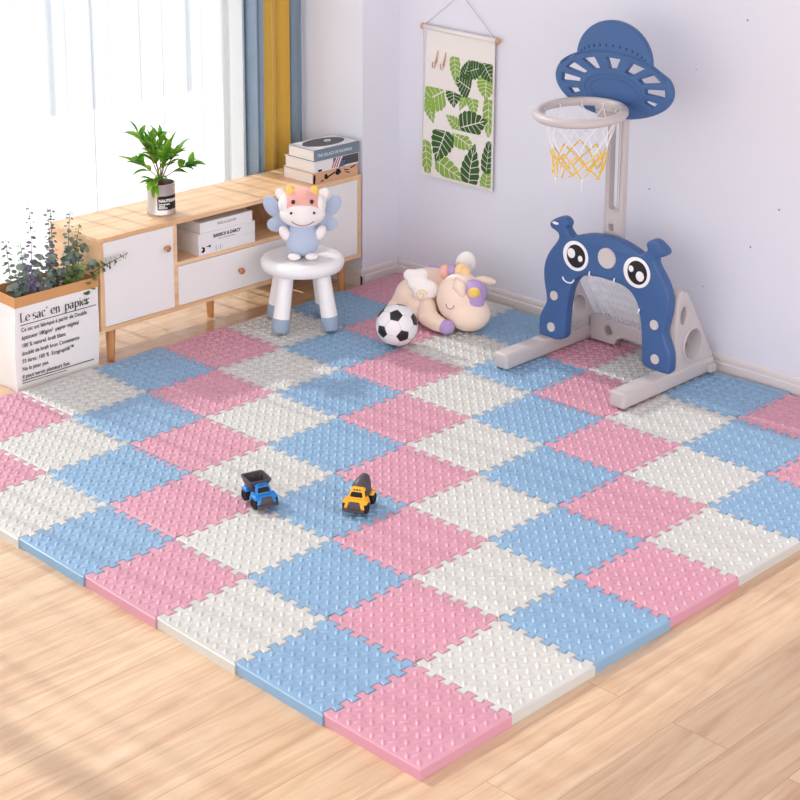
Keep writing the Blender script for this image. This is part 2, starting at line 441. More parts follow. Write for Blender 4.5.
def tile_mesh(key):
    if key in tile_cache: return tile_cache[key].copy()
    xl, xr, yf, yb = key
    x0, x1 = (.006 if not xl else 0), (LT+.020 if not xr else LT)
    y0, y1 = (.004 if not yf else 0), (LT+.016 if not yb else LT)
    o = tile_outline(xl, xr, yf, yb, x0, x1, y0, y1)
    # drop duplicates
    q = []
    for a in o:
        if not q or (abs(a[0]-q[-1][0])+abs(a[1]-q[-1][1])) > 1e-5: q.append(a)
    if (abs(q[0][0]-q[-1][0])+abs(q[0][1]-q[-1][1])) < 1e-5: q.pop()
    o = q; n = len(o)
    def inset(d):
        r = []
        for i in range(n):
            a, b, c = Vector(o[i-1]), Vector(o[i]), Vector(o[(i+1) % n])
            e1 = (b-a).normalized(); e2 = (c-b).normalized()
            n1 = Vector((-e1.y, e1.x)); n2 = Vector((-e2.y, e2.x)); nn = n1+n2
            nn = nn.normalized() if nn.length > 1e-6 else n1
            k = 1/max(.6, nn.dot(n1)); r.append(b+nn*d*k)
        return r
    bm = bmesh.new(); lv = []
    for d, z in ((.0009, 0), (.0009, TT-.0024), (.0016, TT-.0008), (.0032, TT)):
        lv.append([bm.verts.new((p.x, p.y, z)) for p in inset(d)])
    for a, b in zip(lv, lv[1:]):
        for i in range(n): bm.faces.new((a[i], a[(i+1) % n], b[(i+1) % n], b[i]))
    for l, fl in ((lv[-1], False), (lv[0], True)):
        for t in tessellate_polygon([[v.co for v in l]]):
            try: bm.faces.new([l[i] for i in t])
            except ValueError: pass
    bmesh.ops.recalc_face_normals(bm, faces=bm.faces)
    top = [(p.x, p.y) for p in inset(.0026)]
    def inside(x, y):
        c = False
        for i in range(n):
            (xa, ya), (xb, yb_) = top[i-1], top[i]
            if (ya > y) != (yb_ > y) and x < (xb-xa)*(y-ya)/(yb_-ya)+xa: c = not c
        return c
    q = .02525
    for i in range(-12, 13):
        for j in range(-12, 13):
            u, v = i*q, j*q; cx = LT/2+(u+v)*.70711; cy = LT/2+(u-v)*.70711; an = 45 if (i+j) % 2 else -45
            ca, sa = math.cos(R(an)), math.sin(R(an))
            if all(inside(cx+a*ca-b*sa, cy+a*sa+b*ca) for a, b in ((.0155, 0), (-.0155, 0), (0, .006), (0, -.006), (.009, .005), (-.009, -.005), (.009, -.005), (-.009, .005))):
                grain(bm, cx, cy, R(an), TT)
    me = bpy.data.meshes.new('foam_tile'); bm.to_mesh(me); bm.free()
    tile_cache[key] = me
    return me.copy()
ORD = ['first', 'second', 'third', 'fourth', 'fifth', 'sixth', 'seventh', 'eighth']
tcol = [('pink', 'pink'), ('off-white', 'grey'), ('blue', 'blue')]
special = {(0, 0): 'pink foam puzzle tile at the front corner of the mat, nearest the camera',
           (7, 7): 'pink foam puzzle tile in the wall corner behind the plush unicorn',
           }
for i in range(8):
    for j in range(8):
        cn, mk = tcol[(i-j) % 3]
        me = tile_mesh((i > 0, i < 7, j > 0, j < 7)); me.materials.clear()
        o = link('foam_tile', me, M[mk]); o.location = (i*LT, j*LT, 0)
        lab = special.get((i, j), f'{cn} foam puzzle tile, {ORD[i]} row from front-left edge, {ORD[j]} from front-right edge')
        tag(o, lab, 'floor tile', 'interlocking foam tiles of the play mat')
Z0 = TT + .0005    # top of the mat
ZG = TT + .0042

# ------------------------------------------------------------------ the sideboard
CX0, CX1, CY0, CY1, CZ0, CZ1 = .967, 2.218, 2.43, 2.722, .130, .468
cab = thing('sideboard', 'long low ash sideboard with white doors under the window', 'cabinet', (CX0, CY0, 0))
def L_(bm): bmesh.ops.translate(bm, verts=bm.verts, vec=(-CX0, -CY0, 0)); return bm
t = .016
bm = bmesh.new()
box(bm, CX0, CX1, CY0, CY1, CZ1-t, CZ1, .0015)
obj('cabinet_top', L_(bm), M['cab_wood'], cab)
bm = bmesh.new()
box(bm, CX0, CX1, CY0+.001, CY1, CZ0, CZ0+t, .001)
for x in (1.288, 1.866): box(bm, x, x+t+.001, CY0+.004, CY1-.01, CZ0+t, CZ1-t, .001)
box(bm, CX0+t, CX1-t, CY1-.012, CY1-.004, CZ0+t, CZ1-t)
obj('carcass', L_(bm), M['cab_wood'], cab)
for x in (CX0, CX1-t):
    bm = bmesh.new(); box(bm, x, x+t, CY0+.001, CY1, CZ0+t, CZ1-t, .001); obj('side_panel', L_(bm), M['cab_side'], cab)
bm = bmesh.new(); box(bm, 1.305, 1.866, CY0+.006, CY1-.013, .295, .309, .001); obj('shelf', L_(bm), M['cab_wood'], cab)
def knob(parent, x, z, y=CY0+.002):
    bm = bmesh.new(); mx = T_((x, y, z), (R(90), 0, 0))
    lathe(bm, [(.0, -.002), (.006, -.002), (.006, .008), (.011, .011), (.0125, .015), (.011, .0195), (.007, .021), (0, .021)], 24, mx)
    return obj('knob', L_(bm), M['knob'], parent, True)
for x0, x1, kx in ((CX0+t+.0015, 1.2865, 1.251), (1.8845, CX1-t-.0015, 1.915)):
    bm = bmesh.new(); box(bm, x0, x1, CY0+.002, CY0+.017, CZ0+t+.0015, CZ1-t-.0015, .0012); d = obj('door', L_(bm), M['white'], cab)
    knob(d, kx, .376)
bm = bmesh.new(); box(bm, 1.3065, 1.8645, CY0+.002, CY0+.017, CZ0+t+.0015, .2935, .0012); d = obj('drawer', L_(bm), M['white'], cab); knob(d, 1.590, .217)
for x, y, dx, dy in ((1.035, 2.478, -.006, -.006), (1.035, 2.676, -.006, .004), (1.585, 2.60, 0, 0), (2.145, 2.476, .006, -.006), (2.145, 2.676, .006, .004)):
    bm = bmesh.new(); tube(bm, [(x+dx, y+dy, 0), (x+dx*.5, y+dy*.5, .06), (x, y, .1305)], [.0125, .0155, .0185], 20)
    obj('leg', L_(bm), M['leg_wood'], cab, auto=50)

# ------------------------------------------------------------------ books
M['page'] = mat('book_pages', rgb(240, 232, 226), .8, .2)
def pages_mat():
    m = mat('book_pages_lines', rgb(242, 234, 228), .8, .2)
    nt = m.node_tree; b = nt.nodes['Principled BSDF']; N = nt.nodes.new
    tc = N('ShaderNodeTexCoord'); mp = N('ShaderNodeMapping'); mp.inputs['Scale'].default_value = (1, 1, 900)
    n = N('ShaderNodeTexNoise'); n.inputs['Scale'].default_value = 1.0; cr = N('ShaderNodeValToRGB')
    cr.color_ramp.elements[0].color = rgb(214, 202, 194); cr.color_ramp.elements[1].color = rgb(248, 242, 236)
    cr.color_ramp.elements[0].position = .3; cr.color_ramp.elements[1].position = .6
    nt.links.new(tc.outputs['Object'], mp.inputs[0]); nt.links.new(mp.outputs[0], n.inputs['Vector']); nt.links.new(n.outputs['Fac'], cr.inputs[0]); nt.links.new(cr.outputs[0], b.inputs['Base Color'])
    return m
M['pages'] = pages_mat()
M['slate'] = mat('slate_cover', rgb(120, 138, 152), .5, .4, var=.05)
M['cover_white'] = mat('white_cover', rgb(236, 234, 236), .45, .4)
M['cover_kraft'] = mat('tan_cover', rgb(222, 176, 142), .55, .3, var=.08, vscale=20)
M['cover_photo'] = mat('grey_photo_print', rgb(88, 88, 96), .45, .4, var=.5, vscale=60)
M['ink'] = mat('black_ink', rgb(32, 28, 30), .6, .2)
M['ink_grey'] = mat('grey_ink', rgb(120, 116, 118), .6, .2)
M['ink_white'] = mat('white_ink', rgb(240, 242, 244), .5, .2)
M['ink_red'] = mat('red_ink', rgb(168, 40, 60), .5, .2)
M['ink_navy'] = mat('navy_ink', rgb(52, 66, 112), .5, .2)
def book(label, group, loc, wx, dy, h, cm, rz=0, inner='pages'):
    """spine faces local -y; page ends face -x and +x; origin at front-left bottom"""
    t = thing('book', label, 'book', loc, rz, group)
    c = .0022; bm = bmesh.new()
    box(bm, 0, wx, 0, dy, 0, c, .0006); box(bm, 0, wx, 0, dy, h-c, h, .0006); box(bm, 0, wx, 0, c, c, h-c)
    obj('cover', bm, cm, t)
    bm = bmesh.new(); box(bm, .004, wx-.004, c, dy-.004, c, h-c); obj('pages', bm, M[inner], t)
    return t
gt = 'hardback books stacked on the right end of the sideboard'
HB = .0445
BX, BY = 1.972, 2.442
b1 = book('tan-spined book with black pictures, lowest on the sideboard top stack', gt, (BX, BY, CZ1), .238, .172, HB, M['cover_kraft'])
b2 = book('white book with a striped flag printed on its spine, between two books', gt, (BX+.008, BY+.001, CZ1+HB), .236, .170, HB, M['cover_white'])
b3 = book('slate-blue book with white spine lettering, topmost on the sideboard stack', gt, (BX+.006, BY-.001, CZ1+2*HB), .240, .150, HB, M['slate'])
def patch(name, m, parent, polys, y=-.0006):
    """printed shapes on a book spine, local xz polygons, hair-thin solids"""
    for pl in polys:
        bm = bmesh.new()
        a = [bm.verts.new((x, y, z)) for x, z in pl]; b = [bm.verts.new((x, .0002, z)) for x, z in pl]
        bm.faces.new(a); bm.faces.new(b[::-1])
        for i in range(len(pl)): bm.faces.new((a[i], a[(i+1) % len(pl)], b[(i+1) % len(pl)], b[i]))
        obj(name, bm, m, parent)
def rect(x0, x1, z0, z1): return [(x0, z0), (x1, z0), (x1, z1), (x0, z1)]
text('title', 'THE SOLACE OF ROAMING', .0170, M['ink_white'], b3, face_my(.018, -.0003, .0155), sx=.84, space=1.06)
# top cover: dark oval artwork with pale curl
bm = bmesh.new(); lathe(bm, [(0, 0), (1, 0), (1, .0005), (0, .0005)], 40, T_((.125, .082, HB-.0001), (0, 0, 0), (.100, .055, 1))); art = obj('cover_art', bm, M['cover_photo'], b3)
bm = bmesh.new(); box(bm, .002, .238, .004, .146, HB-.0002, HB+.0002); obj('cover_face', bm, M['cover_white'], b3)
bm = bmesh.new(); tube(bm, [(.15+.018*math.cos(a)*(1-a/14), .085+.014*math.sin(a)*(1-a/14), HB+.0006) for a in [k*.5 for k in range(18)]], .0022, 5); obj('cover_curl', bm, M['ink_white'], b3)
art.location.z += .0003
# flag and photo on the middle spine
patch('spine_photo', M['cover_photo'], b2, [rect(.10, .234, .006, .042)], -.0004)
patch('flag_field', M['ink_white'], b2, [[(.088, .004), (.130, .004), (.150, .042), (.110, .042)]], -.0006)
patch('flag_stripe', M['ink_red'], b2, [[(.090+k*.012, .004), (.096+k*.012, .004), (.116+k*.012, .042), (.110+k*.012, .042)] for k in range(3)], -.0009)
patch('flag_canton', M['ink_navy'], b2, [[(.128, .001), (.160, .003), (.168, .030), (.142, .032)]], -.0011)
patch('flag_star', M['ink_white'], b2, [rect(.136+.009*(k % 3)+.002*(k//3), .1385+.009*(k % 3)+.002*(k//3), .007+.008*(k//3), .0095+.008*(k//3)) for k in range(9)], -.0014)
patch('spine_bar', M['ink'], b2, [rect(.020, .040, .002, .010)], -.0006)
# pictures on the lowest spine
patch('spine_picture', M['ink'], b1, [
    [(.002, .004), (.010, .002), (.014, .02), (.012, .036), (.005, .040), (.001, .022)],
    [(.060, .014), (.074, .010), (.080, .016), (.118, .028), (.118, .034), (.078, .022), (.070, .034), (.060, .028)],
    [(.118, .022), (.132, .016), (.150, .026), (.140, .040), (.124, .042)],
    [(.036, .004), (.060, .008), (.048, .012)], [(.170, .020), (.196, .014), (.198, .017), (.172, .024)], [(.164, .030), (.190, .026), (.192, .029), (.168, .034)],
    [(.20, .030), (.226, .038), (.226, .042), (.198, .035)]])
gs = 'white books stacked on the open shelf'
SX, SY, SZ = 1.405, 2.437, .3095
s1 = book('white book with a small black picture on its spine, lowest on the shelf', gs, (SX, SY, SZ), .268, .175, .0405, M['cover_white'])
s2 = book('white book with bold black spine title, in the middle of the shelf stack', gs, (SX-.002, SY, SZ+.0405), .270, .175, .0405, M['cover_white'])
s3 = book('white book with pale grey spine title, topmost of the shelf stack', gs, (SX+.010, SY+.003, SZ+.081), .248, .172, .0395, M['cover_white'])
text('title', 'BARRICH & DARCY', .0175, M['ink'], s2, face_my(.135, -.0003, .016), 'CENTER', bold=.0006, sx=.85)
text('subtitle', 'the art of a gentle home', .008, M['ink_grey'], s2, face_my(.135, -.0003, .006), 'CENTER')
text('title', 'PRIDE & CUSTOM', .0125, M['ink_grey'], s3, face_my(.125, -.0003, .019), 'CENTER', sx=.9)
patch('spine_picture', M['ink'], s1, [[(.010, .014), (.020, .008), (.028, .014), (.028, .026), (.018, .032), (.012, .028), (.020, .024), (.018, .018)], rect(.034, .046, .028, .030), [(.044, .026), (.054, .024), (.056, .032), (.048, .033)]])
text('title', '[ - ] :', .017, M['ink_grey'], s1, face_my(.078, -.0003, .012))

# ------------------------------------------------------------------ green plant in a tin
M['tin'] = mat('brushed_tin', rgb(200, 194, 190), .35, .5, metal=.85, var=.08, vscale=30)
M['label_black'] = mat('black_label', rgb(26, 24, 26), .5, .3)
M['soil'] = mat('potting_soil', rgb(96, 70, 56), .95, .1, var=.4, vscale=80)
def leaf_mat(name, a, b, tr=.35):
    m = bpy.data.materials.new(name); m.use_nodes = True
    nt = m.node_tree; p = nt.nodes['Principled BSDF']; N = nt.nodes.new; Lk = nt.links.new; out = nt.nodes['Material Output']
    tc = N('ShaderNodeTexCoord'); n = N('ShaderNodeTexNoise'); n.inputs['Scale'].default_value = 22
    mx = N('ShaderNodeValToRGB'); mx.color_ramp.elements[0].position = .35; mx.color_ramp.elements[1].position = .65
    mx.color_ramp.elements[0].color = a; mx.color_ramp.elements[1].color = b
    Lk(tc.outputs['Object'], n.inputs['Vector']); Lk(n.outputs['Fac'], mx.inputs[0]); Lk(mx.outputs[0], p.inputs['Base Color']); p.inputs['Roughness'].default_value = .4
    t = N('ShaderNodeBsdfTranslucent'); Lk(mx.outputs[0], t.inputs['Color'])
    s = N('ShaderNodeMixShader'); s.inputs[0].default_value = tr; Lk(p.outputs[0], s.inputs[1]); Lk(t.outputs[0], s.inputs[2]); Lk(s.outputs[0], out.inputs['Surface'])
    return m
M['leaf'] = leaf_mat('fresh_green_leaf', rgb(54, 128, 30), rgb(150, 200, 66), .4)
M['stem'] = mat('brown_stem', rgb(140, 104, 76), .7, .2)
PX, PY = 1.325, 2.545
plant = thing('potted_plant', 'small green leafy plant in a silver tin on the sideboard', 'plant', (PX, PY, CZ1))
PH, PR = .114, .052
bm = bmesh.new()
lathe(bm, [(0, 0), (PR-.002, 0), (PR, .003), (PR, .008), (PR-.0015, .011), (PR-.0015, PH-.008), (PR, PH-.004), (PR, PH), (PR-.004, PH), (PR-.004, PH-.012), (0, PH-.012)], 48)
obj('tin', bm, M['tin'], plant, auto=30)
bm = bmesh.new(); lathe(bm, [(0, PH-.0118), (PR-.0045, PH-.0118), (PR*.6, PH-.004), (0, PH-.002)], 24); obj('soil', bm, M['soil'], plant, True)
# label wraps the tin, facing right of the camera
def arc_patch(bm, r, a0, a1, z0, z1, n=14, th=.0005):
    q = []
    for k in range(n+1):
        a = R(a0+(a1-a0)*k/n)
        q.append([bm.verts.new((rr*math.cos(a), rr*math.sin(a), z)) for rr, z in ((r, z0), (r+th, z0), (r+th, z1), (r, z1))])
    for A, B in zip(q, q[1:]):
        for i in range(4): bm.faces.new((A[i], A[(i+1) % 4], B[(i+1) % 4], B[i]))
    bm.faces.new(q[0]); bm.faces.new(q[-1][::-1])
bm = bmesh.new(); arc_patch(bm, PR-.0012, -143, -50, .022, .073); lab = obj('tin_label', bm, M['label_black'], plant)
bm = bmesh.new(); 
for s, size, z, b in (('NAUTIQUAR', .0145, .0515, .0007), ('homeware', .0100, .0410, .0003), ('styled', .0100, .0335, .0003), ('MADE 01', .0085, .0265, .0003)):
    tb = text(None, s, size, None, None, Matrix.Identity(4), bold=b, sx=.95)
    for v in tb.verts:
        a = R(-138)+v.co.x/PR; rr = PR+v.co.z*1.0
        v.co = (rr*math.cos(a), rr*math.sin(a), z+v.co.y)
    me = bpy.data.meshes.new('t'); tb.to_mesh(me); tb.free(); bm.from_mesh(me); bpy.data.meshes.remove(me)
obj('tin_lettering', bm, M['ink_white'], lab)

def lance(bm, base, d, L, W, droop=.4, up=Vector((0, 0, 1)), mi=0, fold=.25):
    """pointed leaf with a centre fold"""
    d = d.normalized(); side = d.cross(up)
    side = side.normalized() if side.length > .05 else Vector((1, 0, 0))
    n = 6; prev = None; p = Vector(base)
    for k in range(n+1):
        t = k/n; wd = W*math.sin(PI*min(1, t*1.0))**.8*(1-.35*t) if 0 < k < n else .0003
        nd = (d+Vector((0, 0, -1))*droop*t*t).normalized()
        if k: p = p+nd*L/n
        nn = side.cross(nd).normalized()
        row = [bm.verts.new(p+side*wd*.5+nn*wd*fold), bm.verts.new(p), bm.verts.new(p-side*wd*.5+nn*wd*fold)]
        if prev:
            for a in range(2):
                f = bm.faces.new((prev[a], prev[a+1], row[a+1], row[a])); f.material_index = mi; f.smooth = True
        prev = row
# branches (image-right is (+x,-y))
IR = Vector((.7, -.7, 0)); IT = Vector((-.7, -.7, 0))
def V(r, t, z): return IR*r+IT*t+Vector((0, 0, z))
branches = [((.0, 0, PH), (-.075, .0, .285)), ((0, 0, PH), (-.03, .02, .265)), ((0, 0, PH), (.0, 0, .275)), ((0, 0, PH), (.035, -.02, .235)), ((0, 0, PH), (.115, .0, .175)),
            ((0, 0, PH), (-.090, .01, .185)), ((0, 0, PH), (-.015, .055, .125)), ((0, 0, PH), (.06, -.03, .215)), ((0, 0, PH), (-.04, -.03, .235)), ((0, 0, PH), (.02, .03, .215))]
for a, b in branches:
    A = V(*a)-Vector((0, 0, .008)); B = V(*b); mid = (A+B)/2+Vector((0, 0, .02)); pts = [A, A*.6+mid*.4+Vector((0, 0, .008)), mid, (mid+B)/2+Vector((0, 0, .004)), B]
    bm = bmesh.new(); tube(bm, pts, [.0022, .002, .0018, .0014, .0008], 6)
    st = obj('stem', bm, M['stem'], plant, True)
    bm = bmesh.new(); D = (B-mid).normalized()
    for k in range(13):
        t = k/12; p = mid.lerp(B, t) if k > 1 else pts[1].lerp(mid, .6)
        az = rnd.uniform(0, 2*PI); o = Vector((math.cos(az), math.sin(az), rnd.uniform(-.1, .9)))
        dd = D*1.0+o*.95 if k < 12 else D+Vector((0, 0, .2))
        lance(bm, p, dd, rnd.uniform(.046, .074), rnd.uniform(.022, .032), rnd.uniform(.1, .9))
    if b[2] < .13 and b[1] > .04:
        for q in range(3): lance(bm, B, V(rnd.uniform(-.4, .4), .7, -.35), .07, .02, .8)
    obj('leaves', bm, M['leaf'], st)

# ------------------------------------------------------------------ paper bag with eucalyptus
M['paper'] = mat('white_washed_paper', rgb(240, 238, 238), .75, .2, bump=.35, bscale=14)
M['kraft'] = mat('brown_kraft_paper', rgb(214, 160, 108), .75, .2, var=.08, vscale=20, bump=.2, bscale=18)
bag = thing('paper_bag', 'white paper bag with brown kraft rim and French lettering', 'bag', (.62, 2.43, 0))
BW, BD, BH = .338, .165, .336
def bag_ring(z, out=0.0, n=10):
    t = z/BH; sp = .008*t + .004*math.sin(5*t)
    x0, x1, y0, y1 = -sp+.006-out, BW+sp-.006+out, .012*(1-t)-.002*0-out, BD-.008*(1-t)+out
    pts = []
    for k in range(n): u = k/n; pts.append((x0+(x1-x0)*u, y0-.003*math.sin(PI*u)*math.sin(4*t)))
    for k in range(n): u = k/n; pts.append((x1-.010*math.sin(PI*u)*(1-t*.6), y0+(y1-y0)*u))
    for k in range(n): u = k/n; pts.append((x1-(x1-x0)*u, y1))
    for k in range(n): u = k/n; pts.append((x0+.010*math.sin(PI*u)*(1-t*.6), y1-(y1-y0)*u))
    return [(x, y, z) for x, y in pts]
def skin_rings(bm, rings, mi=0):
    vr = [[bm.verts.new(p) for p in r] for r in rings]; n = len(vr[0])
    for a, b in zip(vr, vr[1:]):
        for k in range(n):
            f = bm.faces.new((a[k], a[(k+1) % n], b[(k+1) % n], b[k])); f.material_index = mi
    return vr
bm = bmesh.new()
zs = [BH*k/14 for k in range(15)]
vr = skin_rings(bm, [bag_ring(z) for z in zs] + [bag_ring(z, -.0016) for z in zs[::-1]])
bm.faces.new(vr[0]); 
obj('bag_body', bm, M['paper'], bag, auto=35)
bm = bmesh.new()
cz = [BH-.034, BH-.02, BH+.0015]
vr = skin_rings(bm, [bag_ring(z, .0016) for z in cz] + [bag_ring(z, -.0032) for z in (BH+.0015, BH-.02, BH-.10, .03)])
obj('kraft_rim', bm, M['kraft'], bag, auto=35)
def nib_text(spec, x, z, ux, uz, fy, parent, name, m):
    A = lambda cx, cy, rx, ry, a0, a1, n=16: [(cx+rx*math.cos(R(a0+(a1-a0)*k/n)), cy+ry*math.sin(R(a0+(a1-a0)*k/n))) for k in range(n+1)]
    G = {'L': (1.05, [[(.17, 0), (.17, 1.5)]], [(0, .95, 0), (0, .38, 1.5)], [[(.93, 0), (1.0, .32)]]),
         'e': (.98, [A(.47, .5, .38, .5, 8, 322)], [(.12, .82, .54)], []),
         'c': (.90, [A(.45, .5, .36, .5, 48, 318)], [], [A(.66, .8, .05, .05, 0, 360, 8)]),
         's': (.84, [A(.38, .75, .25, .25, 40, 270), A(.38, .25, .29, .25, 90, -140)], [], []),
         'a': (.98, [[(.66, .04), (.66, .72)], A(.40, .70, .26, .30, 0, 155), A(.36, .27, .28, .27, 0, 360, 20)], [(.62, .88, .03)], []),
         'n': (1.06, [[(.17, 0), (.17, .97)], A(.45, .64, .28, .34, 170, 0), [(.73, 0), (.73, .66)]], [(0, .34, 0), (.58, .92, 0), (0, .17, .97)], []),
         'p': (1.02, [[(.17, -.45), (.17, .97)], A(.49, .49, .34, .49, 0, 360, 22)], [(0, .36, -.45), (0, .17, .97)], []),
         'i': (.42, [[(.17, 0), (.17, .97)]], [(0, .36, 0), (0, .17, .97)], [A(.17, 1.34, .06, .07, 0, 360, 8)]),
         'r': (.78, [[(.17, 0), (.17, .97)], A(.44, .62, .26, .33, 170, 40)], [(0, .38, 0), (0, .17, .97)], [A(.64, .84, .05, .05, 0, 360, 8)]),
         '"': (.55, [], [], [[(.10, 1.45), (.13, 1.2)], [(.30, 1.45), (.33, 1.2)]]), ' ': (.42, [], [], [])}
    bm = bmesh.new()
    def stroke(pts, nx, nz):
        prev = None
        for (px, pz) in pts:
            row = []
            for sgn in (-1, 1):
                X = x+(px+sgn*nx)*ux; Z = z+(pz+sgn*nz)*uz; row.append(bm.verts.new((X, fy(Z)-.0019, Z)))
            if prev: bm.faces.new((prev[0], prev[1], row[1], row[0]))
            prev = row
    for ch in spec:
        w_, thick, bars, thin = G[ch]
        for st in thick: stroke(st, .105, .03)
        for a, b, h in bars: stroke([(a, h), (b, h)], .0, .028)
        for st in thin: stroke(st, .05, .03)
        x += w_*ux
        if ch in ' "' and len(bm.faces):
            obj(name, bm, m, parent); bm = bmesh.new()
    return obj(name, bm, m, parent)
lines = [("Le sac\u00a8 en  papier", .0395, .2495, .0007, 1.0), ("Ce sac est fabriqu\u00e9 \u00e0 partir de Double", .0205, .2155, .0001, .83), ("\u00e9paisseur 180g/m\u00b2  papier v\u00e9g\u00e9tal", .0205, .1880, .0001, .83),
         ("100 % naturel. kraft blanc", .0205, .1600, .0001, .83), ("doubl\u00e9 de kraft brun Contenance", .0205, .1325, .0001, .83),
         ("33 litres. 100 %  Ecographik\u2122", .0205, .1050, .0001, .83), ("Ne le jeter pas.", .0205, .0770, .0001, .83), ("Il peut servir plusieurs fois.", .0205, .0500, .0001, .86)]
def front_y(z):
    t = z/BH; return .012*(1-t)-.003*math.sin(4*t)*.75-.0012
nib_text('Le sac" en  papier', .020, .2505, .0196, .0205, front_y, bag, 'lettering', M['ink'])
for s, size, z, b, sx in lines[1:]:
    tb = text(None, s, size, None, None, Matrix.Identity(4), bold=b, sx=sx)
    for v in tb.verts:
        zz = z+v.co.y; v.co = (.022+v.co.x, front_y(zz)-.0016-v.co.z, zz)
    obj('lettering', tb, M['ink'], bag)
bm = bmesh.new()
for z, x0, x1, h in ((.2385, .020, .325, .0012), (.0420, .022, .312, .0018), (.0330, .022, .20, .0009)): box(bm, x0, x1, front_y(z)-.0022, front_y(z)+.0004, z, z+h)
obj('ruled_line', bm, M['ink'], bag)

M['euc'] = leaf_mat('eucalyptus_leaf', rgb(92, 110, 100), rgb(140, 156, 146), .2)
M['euc_p'] = leaf_mat('eucalyptus_purple_leaf', rgb(108, 98, 126), rgb(150, 142, 168), .25)
M['euc_g'] = leaf_mat('eucalyptus_green_leaf', rgb(70, 98, 58), rgb(150, 168, 92), .2)
M['euc_stem'] = mat('eucalyptus_stem', rgb(104, 78, 78), .7, .2)
euc = thing('eucalyptus_plant', 'bushy grey-green and purple eucalyptus standing in the paper bag', 'plant', (.79, 2.515, .03))
def coin(bm, c, nrm, r, mi=0):
    x, y = frame(nrm); n = 9; nrm = nrm.normalized()
    cv = bm.verts.new(c-nrm*r*.15)
    rg = [bm.verts.new(c+(x*math.cos(2*PI*k/n)+y*math.sin(2*PI*k/n)*.86)*r) for k in range(n)]
    for k in range(n): f = bm.faces.new((cv, rg[k], rg[(k+1) % n])); f.smooth = True; f.material_index = mi
stems = [((.737, 2.50, .622), 'euc_p'), ((.815, 2.50, .600), 'euc_p'), ((.842, 2.52, .585), 'euc'), ((.905, 2.50, .566), 'euc'), ((.938, 2.50, .515), 'euc_g'), ((.640, 2.50, .52), 'euc'),
         ((.690, 2.49, .500), 'euc'), ((1.065, 2.40, .405), 'euc_g'), ((.750, 2.48, .43), 'euc'), ((.800, 2.47, .42), 'euc'), ((.87, 2.48, .44), 'euc'), ((.92, 2.47, .42), 'euc'),
         ((.660, 2.47, .41), 'euc'), ((.71, 2.47, .40), 'euc_p'), ((.88, 2.46, .395), 'euc_g'), ((.84, 2.53, .47), 'euc'), ((.93, 2.53, .45), 'euc')]
E0 = Vector((.79, 2.515, .03))
for q, (tip, mk) in enumerate(stems):
    tip = Vector(tip)-E0; root = Vector((tip.x*.35+rnd.uniform(-.02, .02), rnd.uniform(-.02, .02), 0))
    if tip.x > .2: root = Vector((.06, 0, 0))
    rim = Vector((max(-.145, min(.145, tip.x*.8)), max(-.05, min(.05, tip.y*.6)), .29))
    if tip.x > .2: rim = Vector((.147, -.089, .334))
    pts = []
    for k in range(13):
        t = k/12
        p = root*(1-t)**2+rim*2*t*(1-t)+tip*t*t if tip.z > .42 else (root.lerp(rim, t/.6) if t < .6 else rim.lerp(tip, (t-.6)/.4))
        pts.append(p+Vector((math.sin(9*t+q)*.004, 0, 0)))
    bm = bmesh.new(); tube(bm, pts, [.0022-.0013*k/12 for k in range(13)], 5); st = obj('branch', bm, M['euc_stem'], euc, True)
    bm = bmesh.new()
    n = 21 if tip.z > .36 else 10
    for k in range(n):
        t = .42+.56*k/(n-1); i = min(11, int(t*12)); p = pts[i].lerp(pts[i+1], t*12-i); d = (pts[i+1]-pts[i]).normalized()
        a = k*1.35+q; x, y = frame(d); r = (.0138-.0080*((t-.42)/.56)**1.1)*rnd.uniform(.85, 1.15)
        for s in (0, PI):
            o = x*math.cos(a+s)+y*math.sin(a+s)
            coin(bm, p+o*(r*1.15+.003), (d*.9+o*.35+Vector((rnd.uniform(-.3, .3), rnd.uniform(-.5, .1), rnd.uniform(-.2, .2)))), r)
    if tip.z < .42 and tip.x < .2:
        for _ in range(10):
            p = tip+Vector((rnd.uniform(-.03, .03), rnd.uniform(-.025, .025), rnd.uniform(-.06, .02)))
            coin(bm, p, Vector((rnd.uniform(-1, 1), rnd.uniform(-1.2, 0), rnd.uniform(.2, 1))), rnd.uniform(.010, .016))
    obj('leaves', bm, M[mk], st)

# ------------------------------------------------------------------ stool
M['plastic'] = mat('white_plastic', rgb(244, 243, 244), .3, .5)
M['cap'] = mat('grey_blue_rubber', rgb(158, 174, 196), .55, .35)
SXc, SYc = 1.716, 2.226; SH = .293
stool = thing('stool', 'round white plastic stool with grey-blue foot caps', 'stool', (SXc, SYc, ZG))
sh = SH-ZG
bm = bmesh.new()
lathe(bm, [(0, sh-.045), (.10, sh-.047), (.135, sh-.050), (.147, sh-.044), (.153, sh-.028), (.153, sh-.018), (.147, sh-.006), (.134, sh), (.118, sh), (.110, sh-.002), (0, sh-.002)], 64)
obj('seat', bm, M['plastic'], stool, auto=60)
for a in (0, 1, 2, 3):
    a = R(9+90*a); c, s = math.cos(a), math.sin(a)
    foot = Vector((.133*c, .133*s, .0052)); top = Vector((.092*c, .092*s, sh-.047))
    def at(t): return foot.lerp(top, t)
    bm = bmesh.new(); tube(bm, [at(.235), at(.6), at(1.0)], [.0305, .0285, .027], 24); leg = obj('leg', bm, M['plastic'], stool, auto=50)
    bm = bmesh.new(); tube(bm, [at(0), at(.02), at(.22), at(.236)], [.0275, .030, .0325, .0315], 24); obj('foot_cap', bm, M['cap'], leg, auto=50)

